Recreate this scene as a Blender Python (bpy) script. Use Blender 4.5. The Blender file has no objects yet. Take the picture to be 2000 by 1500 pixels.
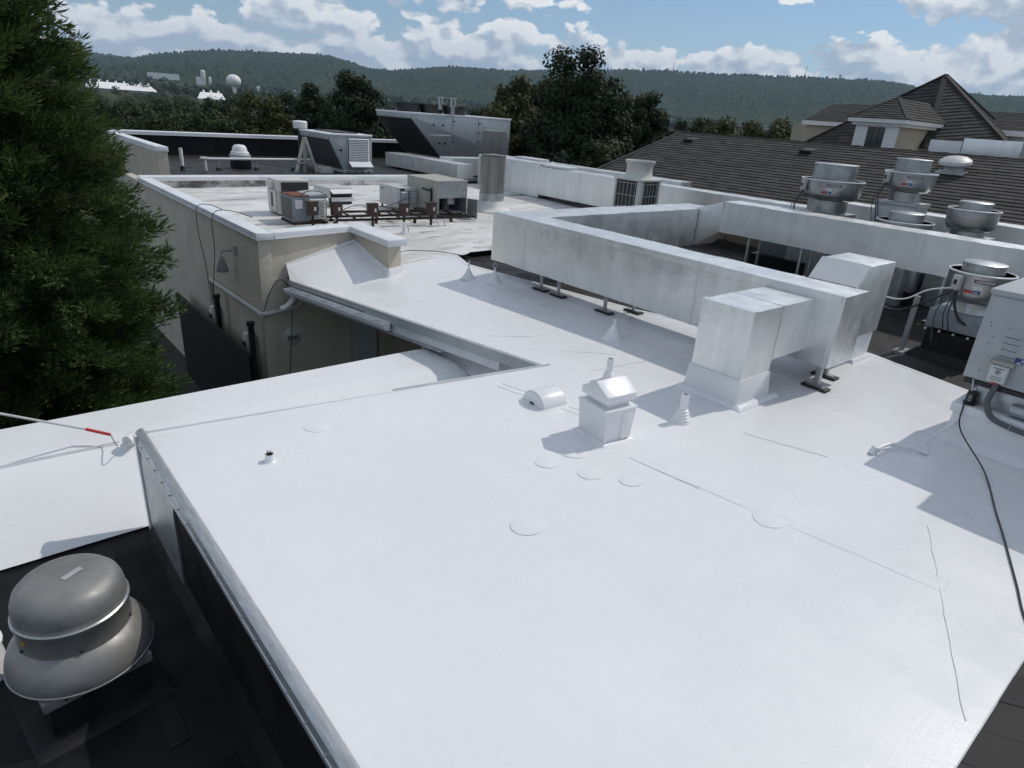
import bpy, bmesh, math, random
import numpy as np
from mathutils import Vector, Matrix, noise as mnoise

scene = bpy.context.scene
COL = scene.collection
R = math.radians

# ------------------------------------------------------------------ camera
CAMH = 3.6
FPX = 1271.0                      # focal length in pixels of a 2000 px wide picture
YAW, PITCH, ROLL = R(41.33), R(22.5), R(4.18)
fw = Vector((math.sin(YAW)*math.cos(PITCH), math.cos(YAW)*math.cos(PITCH), -math.sin(PITCH)))
r0 = fw.cross(Vector((0, 0, 1))).normalized(); u0 = r0.cross(fw)
rt = r0*math.cos(ROLL) + u0*math.sin(ROLL); up = -r0*math.sin(ROLL) + u0*math.cos(ROLL)
cam_data = bpy.data.cameras.new("camera"); cam = bpy.data.objects.new("camera", cam_data); COL.objects.link(cam)
cam_data.sensor_fit = 'HORIZONTAL'; cam_data.sensor_width = 36.0; cam_data.lens = 36.0*FPX/2000.0
cam_data.clip_start = 0.1; cam_data.clip_end = 30000
cam.matrix_world = Matrix(((rt.x, up.x, -fw.x, 0), (rt.y, up.y, -fw.y, 0), (rt.z, up.z, -fw.z, CAMH), (0, 0, 0, 1)))
scene.camera = cam
scene.render.resolution_x = 1024; scene.render.resolution_y = 768

def ray(px, py): return fw + rt*((px-1000)/FPX) - up*((py-750)/FPX)
def far_point(px, py, D):          # the point seen at that spot of the photo, D metres away over the ground
    d = ray(px, py); k = D/math.hypot(d.x, d.y)
    return Vector((d.x*k, d.y*k, CAMH + d.z*k))

# ------------------------------------------------------------------ light
SUNV = Vector((0.88, -0.12, 1.0)).normalized()
sun_el = math.asin(SUNV.z); sun_az = math.atan2(SUNV.x, SUNV.y)
sd = bpy.data.lights.new("sun", 'SUN'); sd.energy = 2.45; sd.angle = R(0.5); sd.color = (1.0, 0.945, 0.865)
so = bpy.data.objects.new("sun", sd); COL.objects.link(so); so.location = SUNV*60
so.rotation_euler = SUNV.to_track_quat('Z', 'Y').to_euler()

world = bpy.data.worlds.new("World"); scene.world = world; world.use_nodes = True
world.cycles.sampling_method = 'MANUAL'; world.cycles.sample_map_resolution = 512
wt = world.node_tree; wt.nodes.clear()
def wn(t, **k):
    n = wt.nodes.new(t)
    for a, b in k.items(): setattr(n, a, b)
    return n
def wmath(op, a, b=None, c=None, clamp=False):
    n = wn('ShaderNodeMath', operation=op); n.use_clamp = clamp
    for i, v in enumerate((a, b, c)):
        if v is None: continue
        if isinstance(v, (int, float)): n.inputs[i].default_value = v
        else: wt.links.new(v, n.inputs[i])
    return n.outputs[0]
sky = wn('ShaderNodeTexSky', sky_type='NISHITA', sun_disc=False, sun_elevation=sun_el, sun_rotation=sun_az,
         altitude=100, air_density=1.0, dust_density=0.0, ozone_density=3.2)
tc = wn('ShaderNodeTexCoord')
sep = wn('ShaderNodeSeparateXYZ'); wt.links.new(tc.outputs['Generated'], sep.inputs[0])
az = wmath('ARCTAN2', sep.outputs[0], sep.outputs[1])           # bearing from +Y towards +X
el = wmath('ARCSINE', sep.outputs[2])
def cloud_density(daz, dele):
    a = wmath('ADD', az, daz); e = wmath('ADD', el, dele)
    comb = wn('ShaderNodeCombineXYZ')
    # flatten with height so that the clouds spread out overhead and pile up near the horizon
    wt.links.new(wmath('MULTIPLY', a, 1.0), comb.inputs[0]); wt.links.new(wmath('MULTIPLY', e, 1.75), comb.inputs[1])
    n1 = wn('ShaderNodeTexNoise', noise_dimensions='2D'); n1.inputs['Scale'].default_value = 12.5
    n1.inputs['Detail'].default_value = 6; n1.inputs['Roughness'].default_value = 0.54; n1.inputs['Lacunarity'].default_value = 2.1
    n1.inputs['Distortion'].default_value = 0.15
    wt.links.new(comb.outputs[0], n1.inputs['Vector'])
    n2 = wn('ShaderNodeTexVoronoi', feature='F1', voronoi_dimensions='2D'); n2.inputs['Scale'].default_value = 40
    wt.links.new(comb.outputs[0], n2.inputs['Vector'])
    d = wmath('ADD', wmath('MULTIPLY_ADD', n1.outputs['Fac'], 1.7, -0.35), wmath('MULTIPLY', wmath('SUBTRACT', 0.42, n2.outputs['Distance']), 0.30))
    return d, a, e
# where the cloud banks stand (bearing, height, half width, half height, amount): photo pixel -> bearing and height
def dirang(px, py):
    d = ray(px, py).normalized(); return math.atan2(d.x, d.y), math.asin(d.z)
BANKS = [(640, 5, 120, 38, .22), (590, 75, 150, 40, .20), (860, 20, 70, 30, .10), (850, 95, 140, 30, .14), (1080, 12, 100, 26, .26), (1000, 118, 220, 22, .10),
         (250, 90, 140, 26, .12), (1250, 105, 120, 22, .14), (1480, 110, 150, 22, .16), (1700, 100, 130, 26, .20), (1900, 105, 150, 40, .24), (1975, 62, 60, 34, .26),
         (1790, 6, 80, 20, .34), (1565, -8, 40, 16, .30), (990, 67, 26, 9, .26), (935, 82, 24, 10, .22),
         (1450, 52, 330, 30, -.40), (1650, 20, 110, 40, -.26), (1330, 20, 170, 40, -.36), (400, 30, 170, 44, -.26), (960, 90, 90, 20, -.10), (760, 70, 40, 20, -.10)]
def coverage(a, e):
    uv = wn('ShaderNodeCombineXYZ'); wt.links.new(a, uv.inputs[0]); wt.links.new(e, uv.inputs[1])
    ee = wmath('DIVIDE', e, 0.075)        # clouds close up towards the horizon all round
    tot = wmath('MULTIPLY', wmath('EXPONENT', wmath('MULTIPLY', wmath('MULTIPLY', ee, ee), -1.0)), 0.34)
    for (px, py, hw, hh, amt) in BANKS:
        a0, e0 = dirang(px, py); k = 0.93/FPX
        v = wn('ShaderNodeVectorMath', operation='MULTIPLY_ADD'); wt.links.new(uv.outputs[0], v.inputs[0])
        v.inputs[1].default_value = (1/(hw*k), 1/(hh*k), 0); v.inputs[2].default_value = (-a0/(hw*k), -e0/(hh*k), 0)
        dt = wn('ShaderNodeVectorMath', operation='DOT_PRODUCT'); wt.links.new(v.outputs[0], dt.inputs[0]); wt.links.new(v.outputs[0], dt.inputs[1])
        tot = wmath('MULTIPLY_ADD', wmath('POWER', 0.4966, dt.outputs['Value']), amt, tot)
    return tot
d0, a0_, e0_ = cloud_density(0, 0)
cov = coverage(a0_, e0_)
dens = wmath('ADD', d0, cov)
mask = wn('ShaderNodeMapRange', interpolation_type='SMOOTHSTEP'); mask.inputs['From Min'].default_value = 0.45; mask.inputs['From Max'].default_value = 0.58
wt.links.new(dens, mask.inputs['Value'])
d1, a1_, e1_ = cloud_density(0.009, 0.015)
lit = wn('ShaderNodeMapRange'); lit.inputs['From Min'].default_value = -0.30; lit.inputs['From Max'].default_value = 0.22
wt.links.new(wmath('MULTIPLY', wmath('SUBTRACT', d0, d1), 1.35), lit.inputs['Value'])
thick = wn('ShaderNodeMapRange'); thick.inputs['From Min'].default_value = 0.56; thick.inputs['From Max'].default_value = 0.95
wt.links.new(dens, thick.inputs['Value'])
litf = wmath('SUBTRACT', lit.outputs[0], wmath('MULTIPLY', thick.outputs[0], 0.22), clamp=True)
ramp = wn('ShaderNodeValToRGB'); cr = ramp.color_ramp
cr.elements[0].position = 0.0; cr.elements[0].color = (0.44, 0.52, 0.61, 1)
cr.elements[1].position = 1.0; cr.elements[1].color = (1.0, 1.0, 0.99, 1)
e_ = cr.elements.new(0.5); e_.color = (0.68, 0.73, 0.78, 1)
wt.links.new(litf, ramp.inputs['Fac'])
bg1 = wn('ShaderNodeBackground'); bg1.inputs['Strength'].default_value = 0.105
wt.links.new(sky.outputs[0], bg1.inputs['Color'])
bg2 = wn('ShaderNodeBackground'); bg2.inputs['Strength'].default_value = 1.18
wt.links.new(ramp.outputs[0], bg2.inputs['Color'])
mx = wn('ShaderNodeMixShader'); wt.links.new(wmath('MULTIPLY', mask.outputs[0], 0.96), mx.inputs[0])
wt.links.new(bg1.outputs[0], mx.inputs[1]); wt.links.new(bg2.outputs[0], mx.inputs[2])
wo = wn('ShaderNodeOutputWorld'); wt.links.new(mx.outputs[0], wo.inputs['Surface'])

scene.view_settings.view_transform = 'Standard'; scene.view_settings.look = 'None'
scene.view_settings.exposure = -0.15; scene.view_settings.gamma = 1.0
scene.view_settings.use_curve_mapping = False
scene.render.engine = 'CYCLES'
scene.cycles.max_bounces = 5; scene.cycles.diffuse_bounces = 3; scene.cycles.glossy_bounces = 3; scene.cycles.transmission_bounces = 2; scene.cycles.transparent_max_bounces = 6; scene.cycles.volume_bounces = 0
scene.cycles.caustics_reflective = False; scene.cycles.caustics_refractive = False

# ------------------------------------------------------------------ materials
def base_mat(name):
    m = bpy.data.materials.new(name); m.use_nodes = True
    nt = m.node_tree; b = nt.nodes['Principled BSDF']; return m, nt, b
def nd(nt, t, **k):
    n = nt.nodes.new(t)
    for a, v in k.items(): setattr(n, a, v)
    return n
def tex_noise(nt, scale, detail=4, rough=0.55, stretch=None, src='Object'):
    t = nd(nt, 'ShaderNodeTexCoord'); n = nd(nt, 'ShaderNodeTexNoise')
    n.inputs['Scale'].default_value = scale; n.inputs['Detail'].default_value = detail; n.inputs['Roughness'].default_value = rough
    if stretch:
        mp = nd(nt, 'ShaderNodeMapping'); mp.inputs['Scale'].default_value = stretch
        nt.links.new(t.outputs[src], mp.inputs[0]); nt.links.new(mp.outputs[0], n.inputs['Vector'])
    else: nt.links.new(t.outputs[src], n.inputs['Vector'])
    return n.outputs['Fac']
def ramp2(nt, fac, p0, c0, p1, c1, extra=()):
    r = nd(nt, 'ShaderNodeValToRGB'); e = r.color_ramp.elements
    e[0].position = p0; e[0].color = (*c0, 1); e[1].position = p1; e[1].color = (*c1, 1)
    for p, c in extra: x = e.new(p); x.color = (*c, 1)
    nt.links.new(fac, r.inputs['Fac']); return r.outputs['Color']
def bump(nt, b, h, strength, dist, prev=None):
    n = nd(nt, 'ShaderNodeBump'); n.inputs['Strength'].default_value = strength; n.inputs['Distance'].default_value = dist
    nt.links.new(h, n.inputs['Height'])
    if prev is not None: nt.links.new(prev, n.inputs['Normal'])
    nt.links.new(n.outputs[0], b.inputs['Normal']); return n.outputs[0]
def mixc(nt, f, a, b_, mode='MIX'):
    m = nd(nt, 'ShaderNodeMix', data_type='RGBA', blend_type=mode)
    if isinstance(f, float): m.inputs[0].default_value = f
    else: nt.links.new(f, m.inputs[0])
    for i, v in ((6, a), (7, b_)):
        if isinstance(v, tuple): m.inputs[i].default_value = (*v, 1)
        else: nt.links.new(v, m.inputs[i])
    return m.outputs[2]
def rangef(nt, f, a, b_, c, d):
    m = nd(nt, 'ShaderNodeMapRange'); m.inputs[1].default_value = a; m.inputs[2].default_value = b_
    m.inputs[3].default_value = c; m.inputs[4].default_value = d; nt.links.new(f, m.inputs[0]); return m.outputs[0]
M = {}
def simple(name, col, rough=0.5, metal=0.0, var=0.12, scale=6, bstr=0.0, bscale=60, stretch=None, dirt=None, spec=0.5):
    m, nt, b = base_mat(name)
    n = tex_noise(nt, scale, 5, 0.6, stretch)
    c0 = tuple(max(0, c*(1-var)) for c in col); c1 = tuple(min(1, c*(1+var)) for c in col)
    c = ramp2(nt, n, 0.3, c0, 0.7, c1)
    if dirt:
        dn = tex_noise(nt, dirt[1], 6, 0.65, dirt[3] if len(dirt) > 3 else None)
        c = mixc(nt, rangef(nt, dn, dirt[2], dirt[2]+0.18, 0, 1), c, dirt[0])
    nt.links.new(c, b.inputs['Base Color']); b.inputs['Metallic'].default_value = metal
    nt.links.new(rangef(nt, tex_noise(nt, scale*2.3, 3), 0.3, 0.7, max(0.05, rough-0.09), min(1, rough+0.09)), b.inputs['Roughness'])
    b.inputs['Specular IOR Level'].default_value = spec
    if bstr: bump(nt, b, tex_noise(nt, bscale, 3), bstr, 0.01)
    M[name] = m; return m

def white_coating():
    m, nt, b = base_mat('white_coating')
    big = tex_noise(nt, 0.35, 4, 0.6); mid = tex_noise(nt, 2.2, 5, 0.6, (1, 0.45, 1)); fine = tex_noise(nt, 55, 3, 0.6)
    c = ramp2(nt, big, 0.3, (0.75, 0.76, 0.775), 0.72, (0.81, 0.815, 0.825))
    c = mixc(nt, rangef(nt, mid, 0.42, 0.75, 0, 0.16), c, (0.71, 0.72, 0.73))
    nt.links.new(c, b.inputs['Base Color'])
    nt.links.new(rangef(nt, tex_noise(nt, 0.8, 4, 0.6), 0.35, 0.65, 0.17, 0.40), b.inputs['Roughness'])
    b.inputs['Specular IOR Level'].default_value = 0.5
    n1 = bump(nt, b, tex_noise(nt, 9, 4, 0.6, (1, 0.5, 1)), 0.18, 0.012)
    streak = tex_noise(nt, 5.0, 4, 0.6, (0.35, 5.0, 1))
    sm = nd(nt, 'ShaderNodeMath', operation='MULTIPLY'); nt.links.new(streak, sm.inputs[0])
    nt.links.new(rangef(nt, tex_noise(nt, 0.6, 2), 0.42, 0.75, 0.0, 1.0), sm.inputs[1])
    n2 = bump(nt, b, sm.outputs[0], 0.30, 0.012, n1)
    bump(nt, b, fine, 0.20, 0.004, n2)
    M['white_coating'] = m
white_coating()
def foil():
    m, nt, b = base_mat('duct_foil')
    v = tex_noise(nt, 1.6, 5, 0.62, (3.0, 3.0, 0.35)); g = tex_noise(nt, 1.1, 3)
    c = ramp2(nt, v, 0.30, (0.74, 0.76, 0.755), 0.68, (0.85, 0.865, 0.86))
    c = mixc(nt, rangef(nt, g, 0.5, 0.72, 0, 0.35), c, (0.70, 0.715, 0.70))
    nt.links.new(c, b.inputs['Base Color']); b.inputs['Metallic'].default_value = 0.74
    nt.links.new(rangef(nt, tex_noise(nt, 3, 4), 0.3, 0.7, 0.30, 0.46), b.inputs['Roughness'])
    n1 = bump(nt, b, tex_noise(nt, 4.5, 4, 0.55), 0.34, 0.022)
    n2 = bump(nt, b, tex_noise(nt, 3.2, 4, 0.6, (6, 6, 0.5)), 0.30, 0.012, n1)
    bump(nt, b, tex_noise(nt, 70, 3), 0.22, 0.005, n2)
    M['duct_foil'] = m
foil()
def dirty_roof():
    m, nt, b = base_mat('dirty_white_membrane')
    a = tex_noise(nt, 0.35, 6, 0.62, (1.0, 2.6, 1)); s = tex_noise(nt, 1.2, 7, 0.7, (0.7, 2.2, 1)); blk = tex_noise(nt, 0.9, 6, 0.66, (0.6, 2.4, 1))
    c = ramp2(nt, a, 0.32, (0.50, 0.49, 0.47), 0.58, (0.74, 0.74, 0.72))
    c = mixc(nt, rangef(nt, s, 0.50, 0.68, 0, 0.75), c, (0.36, 0.345, 0.32))
    c = mixc(nt, rangef(nt, blk, 0.58, 0.66, 0, 0.9), c, (0.10, 0.095, 0.09))
    nt.links.new(c, b.inputs['Base Color']); b.inputs['Roughness'].default_value = 0.6
    bump(nt, b, tex_noise(nt, 5, 5, 0.6), 0.35, 0.02)
    M['dirty_white_membrane'] = m
dirty_roof()
def epdm(name, c0, c1, dust):
    m, nt, b = base_mat(name)
    c = ramp2(nt, tex_noise(nt, 1.3, 5, 0.6), 0.35, c0, 0.7, c1)
    c = mixc(nt, rangef(nt, tex_noise(nt, 0.8, 5, 0.65), 0.52, 0.72, 0, 0.7), c, dust)
    nt.links.new(c, b.inputs['Base Color'])
    nt.links.new(rangef(nt, tex_noise(nt, 2, 4), 0.35, 0.65, 0.42, 0.7), b.inputs['Roughness'])
    b.inputs['Specular IOR Level'].default_value = 0.22
    bump(nt, b, tex_noise(nt, 7, 5, 0.6), 0.25, 0.012); M[name] = m
epdm('black_rubber_membrane', (0.006, 0.006, 0.007), (0.012, 0.012, 0.013), (0.022, 0.022, 0.023))
epdm('worn_black_membrane', (0.016, 0.015, 0.015), (0.034, 0.032, 0.031), (0.066, 0.062, 0.058))
epdm('fresh_rubber_patch', (0.007, 0.007, 0.008), (0.012, 0.012, 0.013), (0.017, 0.017, 0.018))
def shingle():
    m, nt, b = base_mat('asphalt_shingle')
    g = nd(nt, 'ShaderNodeNewGeometry'); oi = nd(nt, 'ShaderNodeObjectInfo')
    ad = nd(nt, 'ShaderNodeMath', operation='ADD'); nt.links.new(g.outputs['Random Per Island'], ad.inputs[0]); nt.links.new(oi.outputs['Random'], ad.inputs[1])
    fr = nd(nt, 'ShaderNodeMath', operation='FRACT'); nt.links.new(ad.outputs[0], fr.inputs[0])
    c = ramp2(nt, fr.outputs[0], 0.0, (0.044, 0.041, 0.039), 1.0, (0.084, 0.079, 0.074))
    c = mixc(nt, rangef(nt, tex_noise(nt, 160, 2), 0.3, 0.7, 0, 0.5), c, (0.022, 0.022, 0.023))
    nt.links.new(c, b.inputs['Base Color']); b.inputs['Roughness'].default_value = 0.88; b.inputs['Specular IOR Level'].default_value = 0.3
    bump(nt, b, tex_noise(nt, 200, 2), 0.5, 0.004); M['asphalt_shingle'] = m
shingle()
def stucco():
    m, nt, b = base_mat('beige_stucco')
    c = ramp2(nt, tex_noise(nt, 1.2, 6, 0.6), 0.35, (0.47, 0.43, 0.355), 0.68, (0.55, 0.51, 0.425))
    c = mixc(nt, rangef(nt, tex_noise(nt, 1.5, 6, 0.65, (2.2, 2.2, 0.35)), 0.58, 0.80, 0, 0.35), c, (0.32, 0.29, 0.235))
    nt.links.new(c, b.inputs['Base Color']); b.inputs['Roughness'].default_value = 0.9; b.inputs['Specular IOR Level'].default_value = 0.25
    n1 = bump(nt, b, tex_noise(nt, 6, 6, 0.65), 0.5, 0.03); bump(nt, b, tex_noise(nt, 45, 4), 0.35, 0.008, n1); M['beige_stucco'] = m
stucco()
def foliage(name, cols, trans=0.25, patch=0.5):
    m, nt, b = base_mat(name)
    g = nd(nt, 'ShaderNodeNewGeometry')
    c = ramp2(nt, g.outputs['Random Per Island'], 0.0, cols[0], 1.0, cols[2], [(0.5, cols[1])])
    n = tex_noise(nt, patch, 3)
    c = mixc(nt, rangef(nt, n, 0.4, 0.65, 0, 0.55), c, cols[3])
    nt.links.new(c, b.inputs['Base Color']); b.inputs['Roughness'].default_value = 0.65; b.inputs['Specular IOR Level'].default_value = 0.25
    tr = nd(nt, 'ShaderNodeBsdfTranslucent'); nt.links.new(c, tr.inputs['Color'])
    mx_ = nd(nt, 'ShaderNodeMixShader'); mx_.inputs[0].default_value = trans
    nt.links.new(b.outputs[0], mx_.inputs[1]); nt.links.new(tr.outputs[0], mx_.inputs[2])
    nt.links.new(mx_.outputs[0], nt.nodes['Material Output'].inputs['Surface']); M[name] = m
foliage('conifer_needles', [(0.034, 0.062, 0.018), (0.066, 0.105, 0.030), (0.115, 0.158, 0.046), (0.044, 0.074, 0.022)], 0.3)
foliage('dark_leaves', [(0.018, 0.030, 0.013), (0.028, 0.042, 0.017), (0.040, 0.055, 0.021), (0.021, 0.033, 0.015)], 0.18)
foliage('mid_leaves', [(0.032, 0.046, 0.017), (0.048, 0.064, 0.022), (0.066, 0.082, 0.028), (0.034, 0.048, 0.020)], 0.2)
foliage('olive_leaves', [(0.046, 0.054, 0.015), (0.070, 0.076, 0.020), (0.100, 0.100, 0.026), (0.044, 0.056, 0.017)], 0.2)
foliage('valley_leaves', [(0.030, 0.042, 0.022), (0.044, 0.058, 0.028), (0.062, 0.072, 0.032), (0.034, 0.050, 0.026)], 0.0, 0.02)
def forest():
    m, nt, b = base_mat('hill_forest')
    c = ramp2(nt, tex_noise(nt, 0.035, 5, 0.65), 0.35, (0.016, 0.028, 0.013), 0.66, (0.066, 0.082, 0.034))
    c = mixc(nt, rangef(nt, tex_noise(nt, 0.004, 4), 0.45, 0.65, 0, 0.5), c, (0.022, 0.040, 0.022))
    nt.links.new(c, b.inputs['Base Color']); b.inputs['Roughness'].default_value = 0.95; b.inputs['Specular IOR Level'].default_value = 0.05
    bump(nt, b, tex_noise(nt, 0.07, 3, 0.6), 0.7, 5.0)
    M['hill_forest'] = m
forest()
simple('ground_grass', (0.045, 0.055, 0.025), 0.95, var=0.4, scale=0.2, spec=0.1)
simple('yard_paving', (0.035, 0.034, 0.032), 0.9, var=0.3, scale=1.2)
simple('bark', (0.06, 0.045, 0.032), 0.95, var=0.4, scale=9, stretch=(4, 4, .6), bstr=0.6, bscale=20)
simple('galvanised', (0.42, 0.44, 0.45), 0.42, 0.8, 0.16, 5, 0.06, 30)
simple('spun_aluminium', (0.43, 0.435, 0.435), 0.36, 0.85, 0.10, 3, 0.05, 40, (1, 1, 6), ((0.28, 0.27, 0.255), 5, 0.58))
simple('dome_aluminium', (0.26, 0.255, 0.245), 0.50, 0.45, 0.14, 4, 0.06, 60, None, ((0.20, 0.19, 0.175), 5, 0.60))
simple('stainless_dull', (0.30, 0.285, 0.265), 0.4, 0.85, 0.2, 3, 0.04, 30, (5, 5, .5))
simple('grey_paint', (0.40, 0.425, 0.44), 0.5, 0.15, 0.06, 3, 0.03, 40, None, ((0.33, 0.345, 0.35), 3, 0.62))
simple('light_grey_paint', (0.50, 0.51, 0.50), 0.5, 0.05, 0.07, 3, 0.03, 40, None, ((0.36, 0.35, 0.32), 3, 0.6, (2, 2, .5)))
simple('blue_grey_paint', (0.22, 0.25, 0.28), 0.5, 0.1, 0.12, 4, 0.03, 40, None, ((0.15, 0.15, 0.15), 4, 0.6))
simple('cream_paint', (0.58, 0.575, 0.54), 0.5, 0.0, 0.06, 3, 0.02, 40, None, ((0.42, 0.41, 0.37), 4, 0.6))
simple('white_metal', (0.74, 0.76, 0.78), 0.38, 0.0, 0.05, 2, 0.02, 30, None, ((0.55, 0.56, 0.56), 3, 0.64))
simple('fascia_grey', (0.40, 0.43, 0.44), 0.45, 0.2, 0.08, 3)
simple('edge_strip', (0.52, 0.53, 0.54), 0.38, 0.55, 0.2, 7, 0.2, 30, (6, .6, 1))
simple('white_trim', (0.78, 0.78, 0.77), 0.5, 0.0, 0.05, 3)
simple('white_plastic', (0.78, 0.78, 0.76), 0.4, 0.0, 0.04, 3)
simple('black_plastic', (0.012, 0.012, 0.013), 0.4, 0.0, 0.2, 5)
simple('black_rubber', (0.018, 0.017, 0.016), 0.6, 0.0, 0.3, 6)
simple('black_fence_vinyl', (0.005, 0.005, 0.006), 0.55, 0.0, 0.2, 2)
simple('dark_coil', (0.05, 0.05, 0.051), 0.6, 0.3, 0.3, 40, 0.3, 120)
simple('coil_mesh', (0.095, 0.095, 0.096), 0.55, 0.4, 0.15, 30, 0.3, 150)
simple('brown_enamel', (0.050, 0.024, 0.018), 0.5, 0.1, 0.3, 8, 0.08, 40)
simple('rusty_steel', (0.040, 0.026, 0.019), 0.8, 0.2, 0.5, 6, 0.3, 30)
simple('rust_top', (0.16, 0.062, 0.034), 0.85, 0.1, 0.4, 6, 0.2, 30, None, ((0.30, 0.29, 0.27), 3, 0.55))
simple('stained_panel', (0.40, 0.39, 0.35), 0.55, 0.1, 0.12, 2, 0.04, 30, None, ((0.26, 0.23, 0.13), 2.5, 0.52, (3, 3, .3)))
simple('conduit_grey', (0.10, 0.105, 0.108), 0.5, 0.1, 0.1, 5)
simple('paper_label', (0.62, 0.63, 0.64), 0.6, 0.0, 0.04, 8)
simple('label_purple', (0.14, 0.06, 0.10), 0.6)
simple('label_red', (0.42, 0.045, 0.06), 0.55)
simple('label_blue', (0.04, 0.07, 0.22), 0.55)
simple('label_grey', (0.40, 0.40, 0.40), 0.6)
simple('label_ink', (0.05, 0.05, 0.055), 0.6)
simple('label_yellow', (0.35, 0.26, 0.04), 0.6)
simple('red_plastic', (0.52, 0.035, 0.03), 0.4, 0.0, 0.1, 4)
simple('roller_fleece', (0.76, 0.76, 0.75), 0.8, 0.0, 0.1, 30, 0.9, 60)
simple('seam_grey', (0.70, 0.71, 0.725), 0.5, 0.0, 0.15, 2.0)  # thin lines slightly greyer than the white coating
simple('window_glass', (0.012, 0.014, 0.016), 0.06, 0.0, 0.1, 2, spec=0.8)
simple('house_wall', (0.42, 0.37, 0.29), 0.9, 0.0, 0.06, 3)
simple('silver_film', (0.80, 0.80, 0.80), 0.16, 1.0, 0.05, 4, 0.2, 20)
simple('far_white', (0.82, 0.82, 0.80), 0.7, 0.0, 0.04, 0.05)
simple('far_grey', (0.36, 0.40, 0.40), 0.8, 0.0, 0.06, 0.05)
simple('mast_grey', (0.25, 0.26, 0.27), 0.6)
def wire_mesh():
    m, nt, b = base_mat('fine_wire_screen')
    b.inputs['Base Color'].default_value = (0.16, 0.15, 0.14, 1); b.inputs['Metallic'].default_value = 0.4; b.inputs['Roughness'].default_value = 0.6
    tr = nd(nt, 'ShaderNodeBsdfTransparent'); mx_ = nd(nt, 'ShaderNodeMixShader'); mx_.inputs[0].default_value = 0.34
    nt.links.new(tr.outputs[0], mx_.inputs[1]); nt.links.new(b.outputs[0], mx_.inputs[2])
    nt.links.new(mx_.outputs[0], nt.nodes['Material Output'].inputs['Surface']); M['fine_wire_screen'] = m
wire_mesh()

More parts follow.
